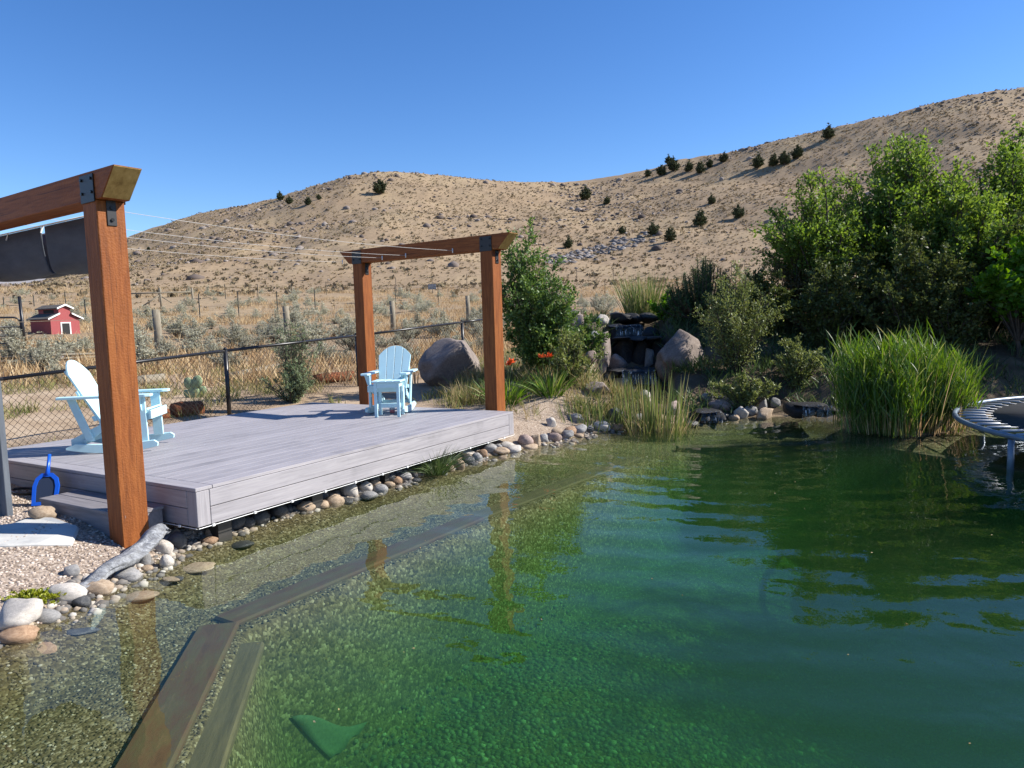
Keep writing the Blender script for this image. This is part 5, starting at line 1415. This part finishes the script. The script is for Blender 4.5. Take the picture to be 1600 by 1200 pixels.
log_('rusty timber lying beside the left far pergola post', gp(488, 12.6, .1), gp(548, 13.2, .1), .09, 'rust')
q = gp(72, 17.5, .0)
o = link('trough', None) if False else MB().tube([(0, 0, 0), (0, 0, .16), (0, 0, .17)], [.32, .36, .33], 18).build('trough', 'galvanized'); o.location = q
tag(o, 'low round galvanized water pan in the dry grass', 'pan')
# white covered object partly hidden behind the pine
q = at_r(1172, 480, 19.5)
V_, F_ = ico(3); v_ = V_ * np.array([.55, .5, .42]) * (1 + .12 * n3(V_ * 2, 4))[:, None]
o = link('covered_heap', mesh_np('covered_heap', v_, None, F_, smooth=True), 'white_tarp'); o.location = q - Vector((0, 0, .05)); tag(o, 'white tarp covered heap partly hidden behind the mugo pine', 'tarp')
shrub('sage_shrub', 'blue grey sage shrub in front of the white tarp', 'shrub', gp(1170, 17.6), 'leaf_sage_green', h=1.25, wx=.4, wy=.3, stems=30, twigs=14, per=8, L=.06, W=.018, shape=.7, low=.2)

# ================================================================== TRAMPOLINE
def tramp():
    zr = .32; cx_, cy_, Rr = 7.72, 6.85, 2.9
    t = thing('trampoline', 'round trampoline with black mat and springs at the pond edge', 'trampoline', (cx_, cy_, 0))
    N = 96
    ring = [(Rr * math.cos(k * 2 * math.pi / N), Rr * math.sin(k * 2 * math.pi / N), zr) for k in range(N + 1)]
    MB().tube(ring, .028, 10, False).build('rim', 'tramp_rim', t)
    Ri = Rr - .36
    V = [(0, 0, zr - .03)] + [(Ri * math.cos(k * 2 * math.pi / N), Ri * math.sin(k * 2 * math.pi / N), zr + .005) for k in range(N)]
    V += [(x, y, z - .012) for x, y, z in V]
    F = [[0, 1 + k, 1 + (k + 1) % N] for k in range(N)] + [[N + 1, N + 2 + (k + 1) % N, N + 2 + k] for k in range(N)]
    Q = [[1 + k, N + 2 + k, N + 2 + (k + 1) % N, 1 + (k + 1) % N] for k in range(N)]
    link('jumping_mat', mesh_np('mat', V, Q, F), 'tramp_mat', t)
    sp_ = MB().tube([(Ri - .02, 0, .0), (Ri + .05, 0, .003), (Ri + .06, 0, .003), (Rr - .09, 0, 0), (Rr - .08, 0, 0), (Rr - .02, 0, 0)], [.007, .007, .018, .018, .007, .007], 8).mesh('spring')
    for k in range(72):
        o = link('spring', sp_, 'galvanized', t); o.location = (0, 0, zr); o.rotation_euler = (0, 0, k * 2 * math.pi / 72)
    for k in range(6):
        a = k * math.pi / 3 + 3.16; x, y = Rr * math.cos(a), Rr * math.sin(a)
        MB().tube([(x, y, zr - .03), (x, y, -.12)], .03, 8).build('leg', 'tramp_rim', t)
tramp()

# black hose on the gravel behind the screen
hp = []
for k in range(40):
    u = k / 39; a = u * 2.6 * math.pi
    q = at_z(38 + 22 * math.cos(a) + 10 * u, 776 + 3.5 * math.sin(a), .18); hp.append((q.x, q.y, Hf(q.x, q.y) + .014 + .012 * u))
o = MB().tube(hp, .011, 8).build('hose', 'rail_black'); tag(o, 'black hose coiled on the gravel beside the grey screen', 'hose')

# mixed small pebbles packed between the shore stones
P = scatter(90000, -3.4, 2.6, 3.2, 10.2, lambda x, y: (sdist(SHORE, x, y) > -.2) & (sdist(SHORE, x, y) < .14) & (vnoise(x * 4, y * 4, 5) > -.12))[:1500]
mat_pebble('shore_pebble', [(0, (.09, .085, .08)), (.4, (.22, .2, .18)), (.7, (.34, .27, .2)), (1, (.5, .47, .42))])
pebbles('shore_pebbles', P, rng.uniform(.012, .042, len(P)), 'shore_pebble', 'mixed small pebbles packed between the shore stones', .7)
# tiny floating petals on the pond
n_ = 60; fx_ = rng.uniform(-1.5, 5, n_); fy_ = rng.uniform(2.2, 9, n_); k_ = sdist(POOL, fx_, fy_) > .1; fx_, fy_ = fx_[k_], fy_[k_]
c_ = np.stack([fx_, fy_, np.full(len(fx_), .003)], -1); d_ = np.stack([rng.normal(size=len(fx_)), rng.normal(size=len(fx_)), np.zeros(len(fx_)) + .01], -1)
v_, q_, a_ = leaves(c_, d_, rng.uniform(.008, .022, len(fx_)), .009, fold=.1); v_[:, 2] = np.maximum(v_[:, 2], .002)
o = link('floating_petals', mesh_np('floating_petals', v_, q_, None, a_), 'grass_dry', kind='stuff'); o['label'] = 'tiny pale petals floating on the pond'; o['category'] = 'petals'
